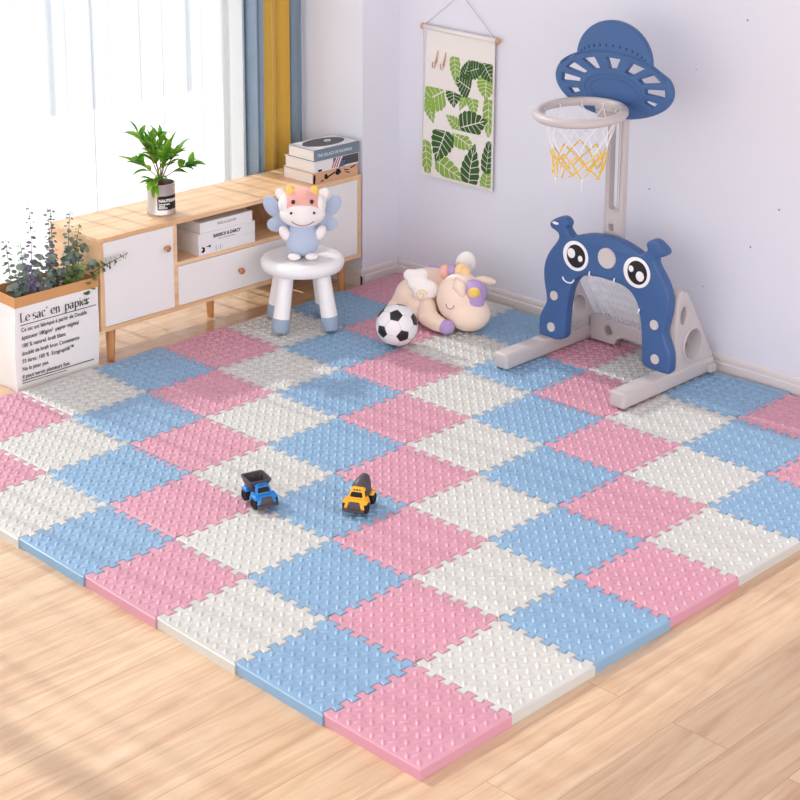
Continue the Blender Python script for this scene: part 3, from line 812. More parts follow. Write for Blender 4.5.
# ------------------------------------------------------------------ plush calf
M['pl_white'] = mat('white_plush', rgb(246, 240, 238), .95, .1, sheen=.4, bump=.2, bscale=300)
M['pl_pink'] = mat('pink_plush', rgb(240, 176, 168), .95, .1, sheen=.4, bump=.2, bscale=300)
M['pl_blue'] = mat('pale_blue_plush', rgb(184, 198, 222), .95, .1, sheen=.4, bump=.2, bscale=300)
M['pl_cream'] = mat('cream_plush', rgb(250, 226, 208), .95, .1, sheen=.4, bump=.15, bscale=300)
M['pl_yellow'] = mat('yellow_plush', rgb(248, 208, 110), .9, .1, sheen=.3)
M['pl_lilac'] = mat('lilac_plush', rgb(188, 160, 214), .9, .1, sheen=.3)
M['bead'] = mat('black_bead', rgb(22, 18, 20), .15, .6)
M['thread'] = mat('brown_thread', rgb(150, 96, 90), .7, .2)
def calf_head_mat():
    """white plush with a pink upper face: one cloth, two dyed panels (object space)"""
    m = mat('calf_face_plush', rgb(246, 240, 238), .95, .1, sheen=.4, bump=.2, bscale=300)
    return m
calf = thing('plush_calf', 'plush calf with pink forehead, blue body and wings sitting on the stool', 'soft toy', (SXc-.005, SYc-.008, SH+.0003), R(-42)); calf.scale = (1.11,)*3
bm = bmesh.new()
ell(bm, (0, 0, .055), (.056, .047, .056)); ell(bm, (0, .002, .09), (.044, .038, .04))
blob('body', bm, M['pl_blue'], calf, .0035, 6)
hz = .165
bm = bmesh.new(); ell(bm, (0, -.004, hz), (.073, .060, .058)); ell(bm, (0, -.006, hz+.022), (.060, .054, .048))
blob('head', bm, M['pl_pink'], calf, .0035, 8)
bm = bmesh.new(); ell(bm, (0, -.018, hz-.016), (.075, .056, .044), u=32, v=20); ell(bm, (0, -.020, hz-.004), (.062, .054, .040)); blob('muzzle', bm, M['pl_white'], calf, .003, 6)
# white side patches of the head
for s in (-1, 1):
    bm = bmesh.new(); ell(bm, (s*.057, .004, hz+.014), (.021, .050, .036)); obj('cheek', bm, M['pl_white'], calf, True)
    bm = bmesh.new(); ell(bm, (s*.068, .006, hz+.042), (.018, .010, .024), (0, R(s*35), 0)); obj('ear', bm, M['pl_white'], calf, True)
    bm = bmesh.new(); lathe(bm, [(.0, -.004), (.015, -.004), (.0165, .004), (.013, .014), (.007, .024), (0, .028)], 20, T_((s*.037, -.010, hz+.053), (R(12), R(s*14), 0))); obj('horn', bm, M['pl_yellow'], calf, True)
    bm = bmesh.new(); ell(bm, (s*.030, -.0545, hz+.034), (.0065, .004, .0075)); obj('eye', bm, M['bead'], calf, True)
    bm = bmesh.new(); ell(bm, (s*.037, -.0705, hz+.001), (.0042, .0035, .0048)); obj('nostril', bm, M['bead'], calf, True)
    bm = bmesh.new(); ell(bm, (s*.058, -.010, .082), (.017, .017, .026), (0, R(s*28), 0)); obj('arm', bm, M['pl_white'], calf, True)
    bm = bmesh.new(); ell(bm, (s*.028, -.042, .0105), (.021, .017, .0115)); obj('foot', bm, M['pl_white'], calf, True)
    bm = bmesh.new()
    ell(bm, (s*.100, .040, .160), (.026, .010, .040), (0, R(s*28), 0)); ell(bm, (s*.068, .040, .120), (.026, .010, .034), (0, R(s*42), 0))
    blob('wing', bm, M['pl_blue'], calf, .003, 6).name = 'upper_wing'
    bm = bmesh.new(); ell(bm, (s*.090, .038, .096), (.028, .010, .024), (0, R(s*-20), 0)); ell(bm, (s*.056, .038, .096), (.026, .010, .02), (0, R(s*-10), 0))
    blob('lower_wing', bm, M['pl_blue'], calf, .003, 6)
bm = bmesh.new()
pts = []
for k in range(15):
    u = -1+2*k/14; x = .036*u; z = hz-.028-.016*(1-u*u)
    # rest on the muzzle surface
    yy = -.018-.056*math.sqrt(max(0, 1-(x/.075)**2-((z-(hz-.016))/.044)**2)); pts.append((x, yy-.001, z))
tube(bm, pts, .0013, 6); obj('smile', bm, M['thread'], calf, True)
bm = bmesh.new(); tube(bm, [(.036*math.cos(a), -.002+.034*math.sin(a), .1205) for a in [2*PI*k/24 for k in range(24)]], .006, 8, closed=True); obj('collar', bm, M['pl_pink'], calf, True)

# ------------------------------------------------------------------ football
M['ball_white'] = mat('white_ball_skin', rgb(240, 238, 240), .4, .5)
M['ball_black'] = mat('black_ball_panel', rgb(34, 32, 36), .4, .5)
BR = .0745
ball = thing('football', 'small black and white football on the mat beside the unicorn', 'ball', (1.800, 1.824, ZG+BR))
bm = bmesh.new(); bmesh.ops.create_icosphere(bm, subdivisions=5, radius=BR)
phi = (1+5**.5)/2
ico = [Vector(v).normalized() for v in [(-1, phi, 0), (1, phi, 0), (-1, -phi, 0), (1, -phi, 0), (0, -1, phi), (0, 1, phi), (0, -1, -phi), (0, 1, -phi), (phi, 0, -1), (phi, 0, 1), (-phi, 0, -1), (-phi, 0, 1)]]
view = Vector((-.62, -.66, .42)).normalized(); right = Vector((.72, -.69, 0)).normalized(); upv = right.cross(view)*-1
if upv.z < 0: upv = -upv
# turn one panel up and left of the ball's visible middle
tgt = (view+upv*.42-right*.10).normalized(); q1 = ico[0].rotation_difference(tgt)
q2 = Matrix.Rotation(R(24), 3, tgt)
ico = [q2 @ (q1 @ v) for v in ico]
edges = [(a, b) for i, a in enumerate(ico) for b in ico[i+1:] if a.dot(b) > .4]
def corner(a, b): return (a*2+b).normalized()
pent = []
for a in ico:
    nb = [b for b in ico if b is not a and a.dot(b) > .4]; pent.append((a, [corner(a, b) for b in nb]))
# planes of the pentagons: inside where the point is beyond every side plane
sides = []
for a, cs in pent:
    x, y = frame(a); cs = sorted(cs, key=lambda c: math.atan2(c.dot(y), c.dot(x)))
    pl = []
    for c, d in zip(cs, cs[1:]+cs[:1]):
        n = c.cross(d).normalized(); n = n if n.dot(a) > 0 else -n; pl.append((n, c, d))
    sides.append((a, pl))
hexseams = []
for a in ico:
    for b in ico:
        if b is not a and a.dot(b) > .4: hexseams.append((corner(a, b), corner(b, a)))
for f in bm.faces:
    f.smooth = True; f.material_index = 0
# panels as raised skins
bmesh.ops.recalc_face_normals(bm, faces=bm.faces)
me = bpy.data.meshes.new('ball_skin'); bm.to_mesh(me); bm.free(); link('ball_skin', me, M['ball_white'], ball, True)
for a, pl in sides:
    bm = bmesh.new(); n = 5
    c = bm.verts.new(a*(BR+.0006))
    ring = []
    for (_, p, q) in pl:
        for k in range(4):
            v = p.slerp(q, k/4) if hasattr(p, 'slerp') else p
            ring.append(v)
    rv = [[bm.verts.new(a.slerp(v, t)*(BR+h)) for v in ring] for t, h in ((.5, .0009), (.93, .0008), (.99, -.0006))]
    m_ = len(ring)
    for k in range(m_):
        k2 = (k+1) % m_
        bm.faces.new((c, rv[0][k], rv[0][k2]))
        for A, B in zip(rv, rv[1:]): bm.faces.new((A[k], A[k2], B[k2], B[k]))
    obj('black_panel', bm, M['ball_black'], ball, True)
bm = bmesh.new()
for a, b in hexseams:
    if a.x+a.y*.7 <= b.x+b.y*.7: tube(bm, [a.slerp(b, k/5)*(BR+.0001) for k in range(6)], .0006, 4)
M['seam'] = mat('ball_seam', rgb(196, 192, 196), .6, .2)
obj('seam', bm, M['seam'], ball, True)

# ------------------------------------------------------------------ plush unicorn lying on its belly
UN = thing('plush_unicorn', 'cream plush unicorn with lilac fringe lying asleep on the mat', 'soft toy', (2.10, 1.86, ZG))
# local frame: u = image right (.7,-.7), t = towards the camera (-.7,-.7)
def W(r, t, z): v = V(r, t, z); return (v.x, v.y, v.z)
RZ = R(-45)     # local x axis along image right
bm = bmesh.new()
ell(bm, W(-.055, -.09, .092), (.105, .095, .090), (0, 0, RZ)); ell(bm, W(-.12, -.06, .080), (.075, .075, .074), (0, 0, RZ)); ell(bm, W(.02, -.05, .092), (.08, .08, .085), (0, 0, RZ)); ell(bm, W(-.10, .0, .055), (.06, .05, .05), (0, 0, RZ))
ell(bm, W(-.175, -.055, .040), (.042, .05, .040), (0, 0, RZ)); ell(bm, W(-.155, -.07, .056), (.05, .055, .05), (0, 0, RZ))
blob('body', bm, M['pl_cream'], UN, .005, 10)
HL = ((.048, .055, .112, .088, .078, .098), (.078, .085, .064, .080, .068, .064), (.040, .050, .130, .066, .062, .068))
bm = bmesh.new()
for (cr, ct, cz_, a, b, c) in HL: ell(bm, W(cr, ct, cz_), (a, b, c), (0, 0, RZ))
blob('head', bm, M['pl_cream'], UN, .005, 10)
for nm, pts, rs in (('front_leg', [W(-.075, .02, .075), W(-.070, .065, .045), W(-.045, .095, .034), W(-.018, .120, .030)], [.036, .036, .031, .026]),
                    ('rear_leg', [W(-.15, -.08, .055), W(-.185, -.05, .042), W(-.195, -.025, .038)], [.04, .036, .033])):
    bm = bmesh.new()
    for (p, q, a, b) in zip(pts, pts[1:], rs, rs[1:]):
        for k in range(5): t = k/4; pp = Vector(p).lerp(Vector(q), t); ell(bm, pp, a+(b-a)*t, u=16, v=10)
    lg = blob(nm, bm, M['pl_cream'], UN, .004, 5)
    if nm == 'front_leg':
        bm = bmesh.new(); ell(bm, W(-.006, .128, .0285), (.030, .026, .0275), (0, 0, RZ)); obj('hoof', bm, M['pl_lilac'], lg, True)
# fringe, horn, ears, mane
bm = bmesh.new(); ell(bm, W(.092, .096, .152), (.046, .036, .046), (0, 0, RZ)); ell(bm, W(.098, .104, .122), (.036, .030, .040), (0, 0, RZ)); ell(bm, W(.118, .080, .145), (.026, .03, .034), (0, 0, RZ)); blob('fringe', bm, M['pl_lilac'], UN, .004, 5)
bm = bmesh.new(); ell(bm, W(.092, .130, .160), (.0235, .024, .0185), (0, 0, RZ)); obj('horn', bm, M['pl_yellow'], UN, True)
bm = bmesh.new(); ell(bm, W(.138, .045, .178), (.040, .018, .015), (0, R(10), RZ)); obj('ear', bm, M['pl_cream'], UN, True)
bm = bmesh.new(); tube(bm, [W(.030, .085, .200), W(.040, .110, .178), W(.050, .122, .150), W(.056, .124, .138)], [.010, .026, .014, .003], 14); bmesh.ops.recalc_face_normals(bm, faces=bm.faces); obj('ear', bm, M['pl_cream'], UN, True)
M['pl_coral'] = mat('coral_plush', rgb(246, 186, 174), .95, .1, sheen=.3)
M['pl_peach'] = mat('peach_plush', rgb(252, 214, 160), .95, .1, sheen=.3)
for p, r, k in (((-.005, -.02, .190), (.026, .02, .028), 'pl_coral'), ((.022, .000, .200), (.022, .018, .026), 'pl_lilac'), ((.050, .020, .206), (.024, .02, .030), 'pl_peach'), ((.064, .045, .205), (.020, .02, .024), 'pl_peach')):
    bm = bmesh.new(); ell(bm, W(*p), r, (0, 0, RZ)); obj('mane_tuft', bm, M[k], UN, True)
# wings
bm = bmesh.new(); ell(bm, W(-.105, .020, .155), (.045, .022, .035), (0, R(20), RZ)); ell(bm, W(-.075, .030, .140), (.045, .022, .036), (0, R(20), RZ)); ell(bm, W(-.130, .015, .185), (.034, .018, .026), (0, R(20), RZ))
ell(bm, W(-.10, .037, .125), (.026, .018, .026), (0, 0, RZ)); ell(bm, W(-.10, .005, .190), (.03, .018, .022), (0, R(0), RZ)); wg = blob('wing', bm, M['pl_white'], UN, .004, 5)
bm = bmesh.new()
tube(bm, [W(-.098+.022*(1-a/12)*math.cos(a), .0575, .126+.022*(1-a/12)*math.sin(a)) for a in [k*.35 for k in range(27)]], .0016, 5)
obj('wing_piping', bm, M['pl_yellow'], wg, True)
bm = bmesh.new(); ell(bm, W(.070, -.05, .215), (.038, .020, .046), (0, R(10), RZ)); ell(bm, W(.045, -.05, .17), (.036, .02, .04), (0, 0, RZ)); blob('wing', bm, M['pl_white'], UN, .004, 5)
bm = bmesh.new(); ell(bm, W(-.04, -.115, .165), (.032, .018, .018), (0, R(20), RZ)); obj('tail', bm, M['pl_lilac'], UN, True)
# closed eye
bm = bmesh.new(); pts = []
def headproj(r, z):   # front surface of the head lump
    y = 0
    for (cr, ct, cz, a, b, c) in HL:
        q = 1-((r-cr)/a)**2-((z-cz)/c)**2
        if q > 0: y = max(y, ct+b*math.sqrt(q))
    return W(r, y-.001, z)
pts = [headproj(.006+.014*math.cos(a), .112+.017*math.sin(a)) for a in [PI+PI*k/10 for k in range(11)]]
tube(bm, pts, .0016, 5); obj('closed_eye', bm, M['thread'], UN, True)

# ------------------------------------------------------------------ basketball and goal stand
M['grey_pl'] = mat('warm_grey_plastic', rgb(196, 188, 188), .42, .4, bump=.06, bscale=200)
M['blue_pl'] = mat('blue_plastic', rgb(60, 96, 148), .38, .45, bump=.06, bscale=200)
M['grey_btn'] = mat('grey_button_plastic', rgb(206, 198, 196), .4, .4)
M['net'] = mat('white_net_cord', rgb(242, 242, 246), .7, .3)
M['net_y'] = mat('yellow_net_cord', rgb(244, 204, 92), .7, .3)
M['eye_w'] = mat('white_print', rgb(246, 244, 246), .4, .4)
M['eye_b'] = mat('black_print', rgb(28, 26, 30), .35, .4)
HY = 1.168; HX = 2.15
stand = thing('basketball_stand', 'toddler basketball hoop and goal stand with blue smiling monster arch', 'toy', (HX, HY, ZG))
def S_(o): o.location = (-HX, -HY, -ZG+.006); return o
for s, yo in ((1, 1.413), (-1, .918)):
    bm = bmesh.new(); box(bm, 1.885, 2.395, yo-.031, yo+.031, ZG-.0055, .080, .010, 3); beam = S_(obj('base_beam', bm, M['grey_pl'], stand, auto=40))
    # triangular side panel on the beam, two openings with raised rims
    po = [(2.172, .07), (2.172, .31), (2.180, .342), (2.200, .354), (2.232, .338), (2.312, .215), (2.394, .088), (2.394, .06)]
    hole = ellipse(2.268, .150, .046, .052, 28); hole2 = ellipse(2.213, .262, .018, .032, 20)
    p = plate('side_panel', [po, hole, hole2], .046, .006, M['grey_pl'], stand, xz(0, yo, 0)); S_(p)
    bm = bmesh.new()
    for yy in (yo-.023, yo+.023): tube(bm, [(x, yy, z) for x, z in ellipse(2.268, .150, .052, .058, 32)], .0055, 6, closed=True)
    S_(obj('panel_rim', bm, M['grey_pl'], stand, True))
bm = bmesh.new(); box(bm, 2.345, 2.378, .868, .889, ZG+.002, .062, .004); S_(obj('side_clip', bm, M['grey_pl'], stand, auto=40))
cb = [(.948, .0265), (1.02, .0265), (1.055, .050), (1.09, .062), (1.24, .062), (1.262, .050), (1.275, .0275), (1.375, .0275), (1.385, .05), (1.385, .112), (1.36, .122), (.97, .122), (.948, .112)]
S_(plate('cross_bar', [cb, ellipse(1.302, .076, .018, .018, 20)], .045, .006, M['grey_pl'], stand, yz(2.362)))
bm = bmesh.new(); box(bm, 2.376, 2.392, 1.26, 1.345, .05, .10); S_(obj('bolt_recess', bm, M['grey_pl'], stand))

# blue arch
half = [(.165, .078), (.163, .13), (.160, .19), (.152, .25), (.140, .290), (.118, .322), (.085, .340), (.040, .347), (0, .348)]
outer = [(0, .497), (.06, .493), (.11, .479), (.146, .464), (.160, .474), (.172, .488), (.164, .502), (.168, .516), (.185, .526), (.208, .524), (.240, .502), (.245, .488), (.235, .476), (.216, .472), (.203, .462), (.203, .447), (.213, .430), (.236, .402), (.256, .368),
         (.266, .330), (.264, .285), (.253, .240), (.248, .215), (.254, .195), (.272, .165), (.280, .140), (.280, .090), (.272, .076)]
lp = [(HY+a, z) for a, z in reversed(outer)] + [(HY-a, z) for a, z in outer[1:]] + [(HY-a, z) for a, z in half] + [(HY+a, z) for a, z in reversed(half[:-1])]
arch = S_(plate('goal_arch', [smoothloop(lp, 2)], .042, .008, M['blue_pl'], stand, yz(HX), auto=50))
AF = HX-.0212     # front face
def disc(name, m, parent, y, z, ry, rz, x=AF, th=.002, tilt=0):
    bm = bmesh.new(); lathe(bm, [(0, -.001), (1, -.001), (1, th*.6), (.94, th), (0, th)], 36, Matrix(((0, 0, -1, x), (ry, 0, 0, y), (0, rz, 0, z), (0, 0, 0, 1))))
    return S_(obj(name, bm, m, parent, auto=40)) if parent in (stand,) else obj(name, bm, m, parent, auto=40)
for s in (1, -1):
    ey = HY+(.124 if s > 0 else -.134)
    bm_e = disc('eye', M['eye_w'], stand, ey, .402, .0545, .053)
    disc('pupil', M['eye_b'], bm_e, ey-.003, .402, .040, .041, AF-.0018, .0012)
    disc('glint', M['eye_w'], bm_e, ey+s*.016+.001, .409 if s > 0 else .392, .0165, .0175, AF-.0028, .001)
    disc('glint', M['eye_w'], bm_e, ey-s*.022, .397 if s > 0 else .411, .010, .011, AF-.0028, .001)
    for z, a in ((.238, .213), (.120, .222)):
        bt = disc('bolt_cap', M['grey_btn'], stand, HY+s*a, z, .0165, .0170, AF, .004)
disc('nose_button', M['grey_btn'], stand, HY-.010, .424, .036, .036, AF, .008)
disc('ear_opening', M['eye_w'], stand, HY+.216, .500, .014, .005, AF, .001)
# net hooks along the mouth and the smile
bm = bmesh.new()
for y, z, d in ((HY+.060, .352, 0), (HY-.045, .352, 0), (HY-.152, .270, -1)):
    tube(bm, [(AF-.002, y, z+.010), (AF-.006, y, z+.002), (AF-.002, y-d*.006, z-.008), (HX, y-d*.010, z-.010)], .003, 6)
tube(bm, [(AF-.002, HY+.152-.024*math.cos(a), .300+.016*(1-abs(math.sin(a)))) for a in [PI*k/10 for k in range(11)]], .003, 6)
S_(obj('net_hook', bm, M['net'], stand, True))
# goal net: knotted cords from the arch to the cross bar
bm = bmesh.new(); A = []; B = []
def arc(u):   # along the mouth, u 0..1 from left to right
    a = -.66+1.66*u
    z = .348-.09*abs(a)**3.2; return Vector((HX+.012, HY-.146*a, z))
def low(u): return Vector((2.335, HY+.165-.33*u, .118))
NU, NV = 22, 8
def gp(u, v):
    p = arc(u).lerp(low(.06+.88*u), v); p.z -= .05*math.sin(PI*v)*.8; p.x += .02*math.sin(PI*v)
    p.y += .012*math.sin(7*u+5*v); return p
for i in range(NU+1):
    for dirn in (1, -1):
        pts = []
        for j in range(NV+1):
            u = (i+dirn*j*.5)/NU
            if 0 <= u <= 1: pts.append(gp(u, j/NV))
        if len(pts) > 1: tube(bm, pts, .0015, 4)
for v in (0, .33, .62, 1.0): tube(bm, [gp(k/16, v) for k in range(17)], .0014, 4)
for k in range(9):
    a, b = rnd.random(), rnd.random(); tube(bm, [gp(a+(b-a)*t/6, .15+.75*t/6) for t in range(7)], .0012, 4)
S_(obj('goal_net', bm, M['net'], stand, True))

# post with long slot
po = rrect(1.152, 1.226, .395, .97, .006, 3)
post = S_(plate('post', [po, rrect(1.167, 1.206, .575, .935, .016, 5), rrect(1.186, 1.204, .500, .522, .002, 2)], .030, .004, M['grey_pl'], stand, yz(2.205), auto=40))
bm = bmesh.new(); tube(bm, [(2.185, y, z) for y, z in rrect(1.167, 1.206, .575, .935, .016, 5)], .003, 6, closed=True); S_(obj('slot_rim', bm, M['grey_pl'], stand, True))
bm = bmesh.new(); box(bm, 2.168, 2.19, 1.145, 1.195, .33, .43, .004); S_(obj('post_bracket', bm, M['grey_pl'], stand, auto=40))

# backboard
BY_, BZ = 1.172, 1.018
hat = []
a0 = 24
for k in range(49):
    a = R(-180-a0+ (180+2*a0)*k/48)          # lower sweep from upper left round the bottom to upper right
    hat.append((BY_+.240*math.cos(a), BZ+.113*math.sin(a)))
# dome from right shoulder over to left shoulder
for k in range(1, 24):
    a = R(-8+196*k/24); hat.append((BY_+.152*math.cos(a), 1.098+.132*math.sin(a)))
holes = []
for k in range(9):
    a = R(-26+232*k/8); c, s = math.cos(a), math.sin(a)
    ri, ro = .58, .92
    if k in (0, 8): ri, ro = .66, .84
    w0 = .135*(1.0 if k not in (0, 8) else .7); w1 = w0*1.0
    q = []
    for rr, dw in ((ri, -w0*.8), (ro, -w1*1.0), (ro, w1*1.0), (ri, w0*.8)):
        aa = a+dw; q.append((BY_+.232*rr*math.cos(aa), BZ-.010+.104*rr*math.sin(aa)+.002))
    holes.append(q)
S_(plate('backboard', [hat]+holes, .022, .005, M['blue_pl'], stand, yz(2.148), auto=45))
bm = bmesh.new()
for rx, rz in ((.118, .056), (.094, .042)): tube(bm, [(2.138, y, z) for y, z in ellipse(BY_-.004, BZ-.022, rx, rz, 40)], .0035, 6, closed=True)
tube(bm, [(2.138, BY_+.238*math.cos(a), BZ+.108*math.sin(a)) for a in [R(24+132*k/24) for k in range(25)]], .004, 6)
S_(obj('raised_ring', bm, M['blue_pl'], stand, True))
bm = bmesh.new()
for k in range(13):
    a = R(22+136*k/12); ell(bm, (2.1375, BY_+.140*math.cos(a), 1.096+.050*math.sin(a)), (.0015, .0052, .0058), u=10, v=6)
M['dent'] = mat('navy_dimple', rgb(38, 66, 120), .5, .3)
S_(obj('dimple', bm, M['dent'], stand, True))
# rim
RC = Vector((1.978, 1.174, .948)); RR = .140
bm = bmesh.new(); n = 64
prof = [(-.014, -.010), (-.005, -.014), (.007, -.014), (.015, -.007), (.015, .006), (.007, .013), (-.005, .013), (-.014, .008)]
rings = []
for k in range(n):
    a = 2*PI*k/n; rings.append([bm.verts.new(RC+Vector(((RR+p)*math.cos(a), (RR+p)*math.sin(a), z+.07*(RR+p)*math.cos(a)))) for p, z in prof])
for k in range(n):
    A, B = rings[k], rings[(k+1) % n]
    for i in range(8): bm.faces.new((A[i], A[(i+1) % 8], B[(i+1) % 8], B[i]))
S_(obj('hoop_rim', bm, M['grey_pl'], stand, True))
bm = bmesh.new(); box(bm, 2.10, 2.19, 1.125, 1.215, .930, .962, .010, 3); box(bm, 2.125, 2.19, 1.11, 1.23, .900, .950, .010, 3); S_(obj('rim_bracket', bm, M['grey_pl'], stand, auto=40))
# net under the rim
NS = 10
def hoop(a, v):
    r = (RR-.014)*(1-.46*v**.7); return RC+Vector((r*math.cos(a), r*math.sin(a), -.010-.225*v+.07*r*math.cos(a)*(1-v)))
for nm, mk, v0, v1, lv in (('net_cord', 'net', 0, .50, 2), ('yellow_net_cord', 'net_y', .50, .86, 3)):
    bm = bmesh.new()
    for k in range(NS):
        a = 2*PI*k/NS
        for dirn in (1, -1):
            pts = []
            for j in range(lv*4+1):
                v = v0+(v1-v0)*j/(lv*4); aa = a+dirn*PI/NS*(j/4)+(PI/NS if (mk == 'net_y' and lv % 2 == 0) else 0)
                p = hoop(aa, v); p += Vector((math.sin(5*a+9*v), math.cos(4*a+7*v), math.sin(a*3)))*.007*(v+.2); pts.append(p)
            tube(bm, pts, .0019 if mk == 'net' else .0028, 5)
    S_(obj(nm, bm, M[mk], stand, True))
for k in range(NS):
    bm = bmesh.new(); a = 2*PI*k/NS; p = hoop(a, 0); tube(bm, [p+Vector((.008*math.cos(a)*math.cos(t), .008*math.sin(a)*math.cos(t), .008*math.sin(t)+.004)) for t in [2*PI*q/10 for q in range(10)]], .0018, 5, closed=True); S_(obj('net_loop', bm, M['net'], stand, True))
for k in (2, 3, 6):
    bm = bmesh.new(); a = 2*PI*k/NS+.2; q = hoop(a, .86); tube(bm, [q, q+Vector((.002, .003, -.02)), q+Vector((-.002, .0, -.045))], .0016, 5); S_(obj('net_tail', bm, M['net'], stand, True))

# ------------------------------------------------------------------ hanging organiser
M['cotton'] = mat('cream_cotton', rgb(240, 234, 230), .9, .1, var=.04, vscale=40, bump=.15, bscale=400)
M['dowel'] = mat('wooden_dowel_end', rgb(206, 158, 120), .5, .3)
M['cord'] = mat('beige_string', rgb(188, 180, 176), .8, .2)
M['lf_d'] = mat('dark_green_print', rgb(70, 104, 58), .85, .1, var=.15, vscale=30)
M['lf_l'] = mat('light_green_print', rgb(148, 182, 84), .85, .1, var=.15, vscale=30)
OX, OY, OZ = XW-.012, 2.300, 1.030
org = thing('wall_organizer', 'cream fabric wall organizer with green monstera leaf pockets', 'wall organizer', (OX, OY, .456))
def O(s, z, d=0):
    k = (z-.45)/.58*(1-s/.365)
    return (-d, -(s+.022*k), z+.010*k+.003-.45)       # s along the wall to the right, z height, d out of the wall
def sheet(name, s0, s1, z0, z1, d0, th, m, parent, bulge=0.0, n=10):
    bm = bmesh.new(); F = []; Bk = []
    for j in range(n+1):
        rf, rb = [], []
        for i in range(n+1):
            u, v = i/n, j/n; b = bulge*math.sin(PI*u)*math.sin(PI*min(1, v*1.15))
            s = s0+(s1-s0)*u; z = z0+(z1-z0)*v
            rf.append(bm.verts.new(O(s, z, d0+th+b))); rb.append(bm.verts.new(O(s, z, d0)))
        F.append(rf); Bk.append(rb)
    for j in range(n):
        for i in range(n):
            bm.faces.new((F[j][i], F[j][i+1], F[j+1][i+1], F[j+1][i])); bm.faces.new((Bk[j][i], Bk[j+1][i], Bk[j+1][i+1], Bk[j][i+1]))
    for k in range(n):
        bm.faces.new((F[0][k], Bk[0][k], Bk[0][k+1], F[0][k+1])); bm.faces.new((F[n][k], F[n][k+1], Bk[n][k+1], Bk[n][k]))
        bm.faces.new((F[k][0], F[k+1][0], Bk[k+1][0], Bk[k][0])); bm.faces.new((F[k][n], Bk[k][n], Bk[k+1][n], F[k+1][n]))
    return obj(name, bm, m, parent, auto=40)
sheet('backing', 0, .365, .452, 1.028, 0, .004, M['cotton'], org)
bm = bmesh.new(); tube(bm, [O(-.012, 1.028, .008), O(.378, 1.028, .008)], .0095, 16); obj('rod_sleeve', bm, M['cotton'], org, True)
for s in (-1, 1):
    bm = bmesh.new(); c = -.020 if s < 0 else .386
    tube(bm, [O(c-.008, 1.028, .008), O(c-.003, 1.028, .008), O(c+.003, 1.028, .008), O(c+.008, 1.028, .008)], [.007, .0125, .0125, .007], 14); obj('dowel_end', bm, M['dowel'], org, auto=50)
bm = bmesh.new(); tube(bm, [O(-.008, 1.036, .008), O(.183, 1.176, .002)], .0013, 6); tube(bm, [O(.374, 1.036, .008), O(.183, 1.176, .002)], .0013, 6); obj('hanging_string', bm, M['cord'], org, True)
bm = bmesh.new(); tube(bm, [O(.183, 1.178, -.010), O(.183, 1.178, .006)], .003, 10); obj('wall_nail', bm, M['cord'], org)
bm = bmesh.new()
for x0, x1, z0, z1 in ((-.002, .367, .449, .454), (.364, .368, .45, 1.02), (-.002, .002, .45, 1.02)): box(bm, -.006, -.001, -x1, -x0, z0-.45, z1-.45, .001)
obj('edge_binding', bm, M['cotton'], org)
def clip(poly, s0, s1, z0, z1):
    for ax, lim, sg in ((0, s0, 1), (0, s1, -1), (1, z0, 1), (1, z1, -1)):
        o = []
        for i in range(len(poly)):
            a, b = poly[i-1], poly[i]; ia = (a[ax]-lim)*sg >= 0; ib = (b[ax]-lim)*sg >= 0
            if ia != ib:
                t = (lim-a[ax])/(b[ax]-a[ax]); o.append((a[0]+(b[0]-a[0])*t, a[1]+(b[1]-a[1])*t))
            if ib: o.append(b)
        poly = o
        if len(poly) < 3: return None
    return poly
def monstera(cs, cz, L, Wd, ang):
    """fingers of a split leaf; L length, Wd width, ang: tip direction in degrees (0=right,90=up)"""
    ps = []; ca, sa = math.cos(R(ang)), math.sin(R(ang)); n = 6
    def tr(x, y): return (cs+x*ca-y*sa, cz+x*sa+y*ca)
    for s in (-1, 1):
        for k in range(n):
            t0, t1 = k/n, (k+.84)/n
            def env(t): return Wd/2*math.sin(PI*(.12+.88*min(1, t))**.75)**.8 if t < 1 else 0
            x0, x1 = (t0-.5)*L, (t1-.5)*L
            sk = L*.10+.10*L*(k/n)
            e0, e1 = env(t0+.08), env(t1+.06)
            m_ = (e0+e1)/2
            ps.append([tr(x0, s*Wd*.02), tr(x1, s*Wd*.02), tr(x1+sk, s*e1*.92), tr((x0+x1)/2+sk*1.05, s*m_*1.03), tr(x0+sk*.8, s*e0*.92)])
    return ps
def leafset(parent, box_, base, items):
    for kind in ('d', 'l'):
        off = .0007 if kind == 'd' else .0004
        for (k, s, z, L, Wd, ang) in items:
            if k != kind: continue
            bm = bmesh.new()
            for pl in monstera(s, z, L, Wd, ang):
                q = clip(pl, *box_)
                if not q: continue
                s0, s1, z0, z1 = box_
                def dd(a, b):
                    u = (a-s0)/(s1-s0); v = (b-z0)/(z1-z0); return base+BUL*math.sin(PI*u)*math.sin(PI*min(1, v*1.15))+off
                # fine strips keep the print on the bulging cloth
                c = (sum(a for a, _ in q)/len(q), sum(b for _, b in q)/len(q))
                cv = bm.verts.new(O(c[0], c[1], dd(*c)+.0002)); rv = [bm.verts.new(O(a, b, dd(a, b))) for a, b in q]
                for i in range(len(rv)): bm.faces.new((cv, rv[i], rv[(i+1) % len(rv)]))
            o = obj('leaf_print', bm, M['lf_'+kind], parent)
            sd_ = o.modifiers.new('s', 'SOLIDIFY'); sd_.thickness = .0003; sd_.offset = 1
BUL = .006
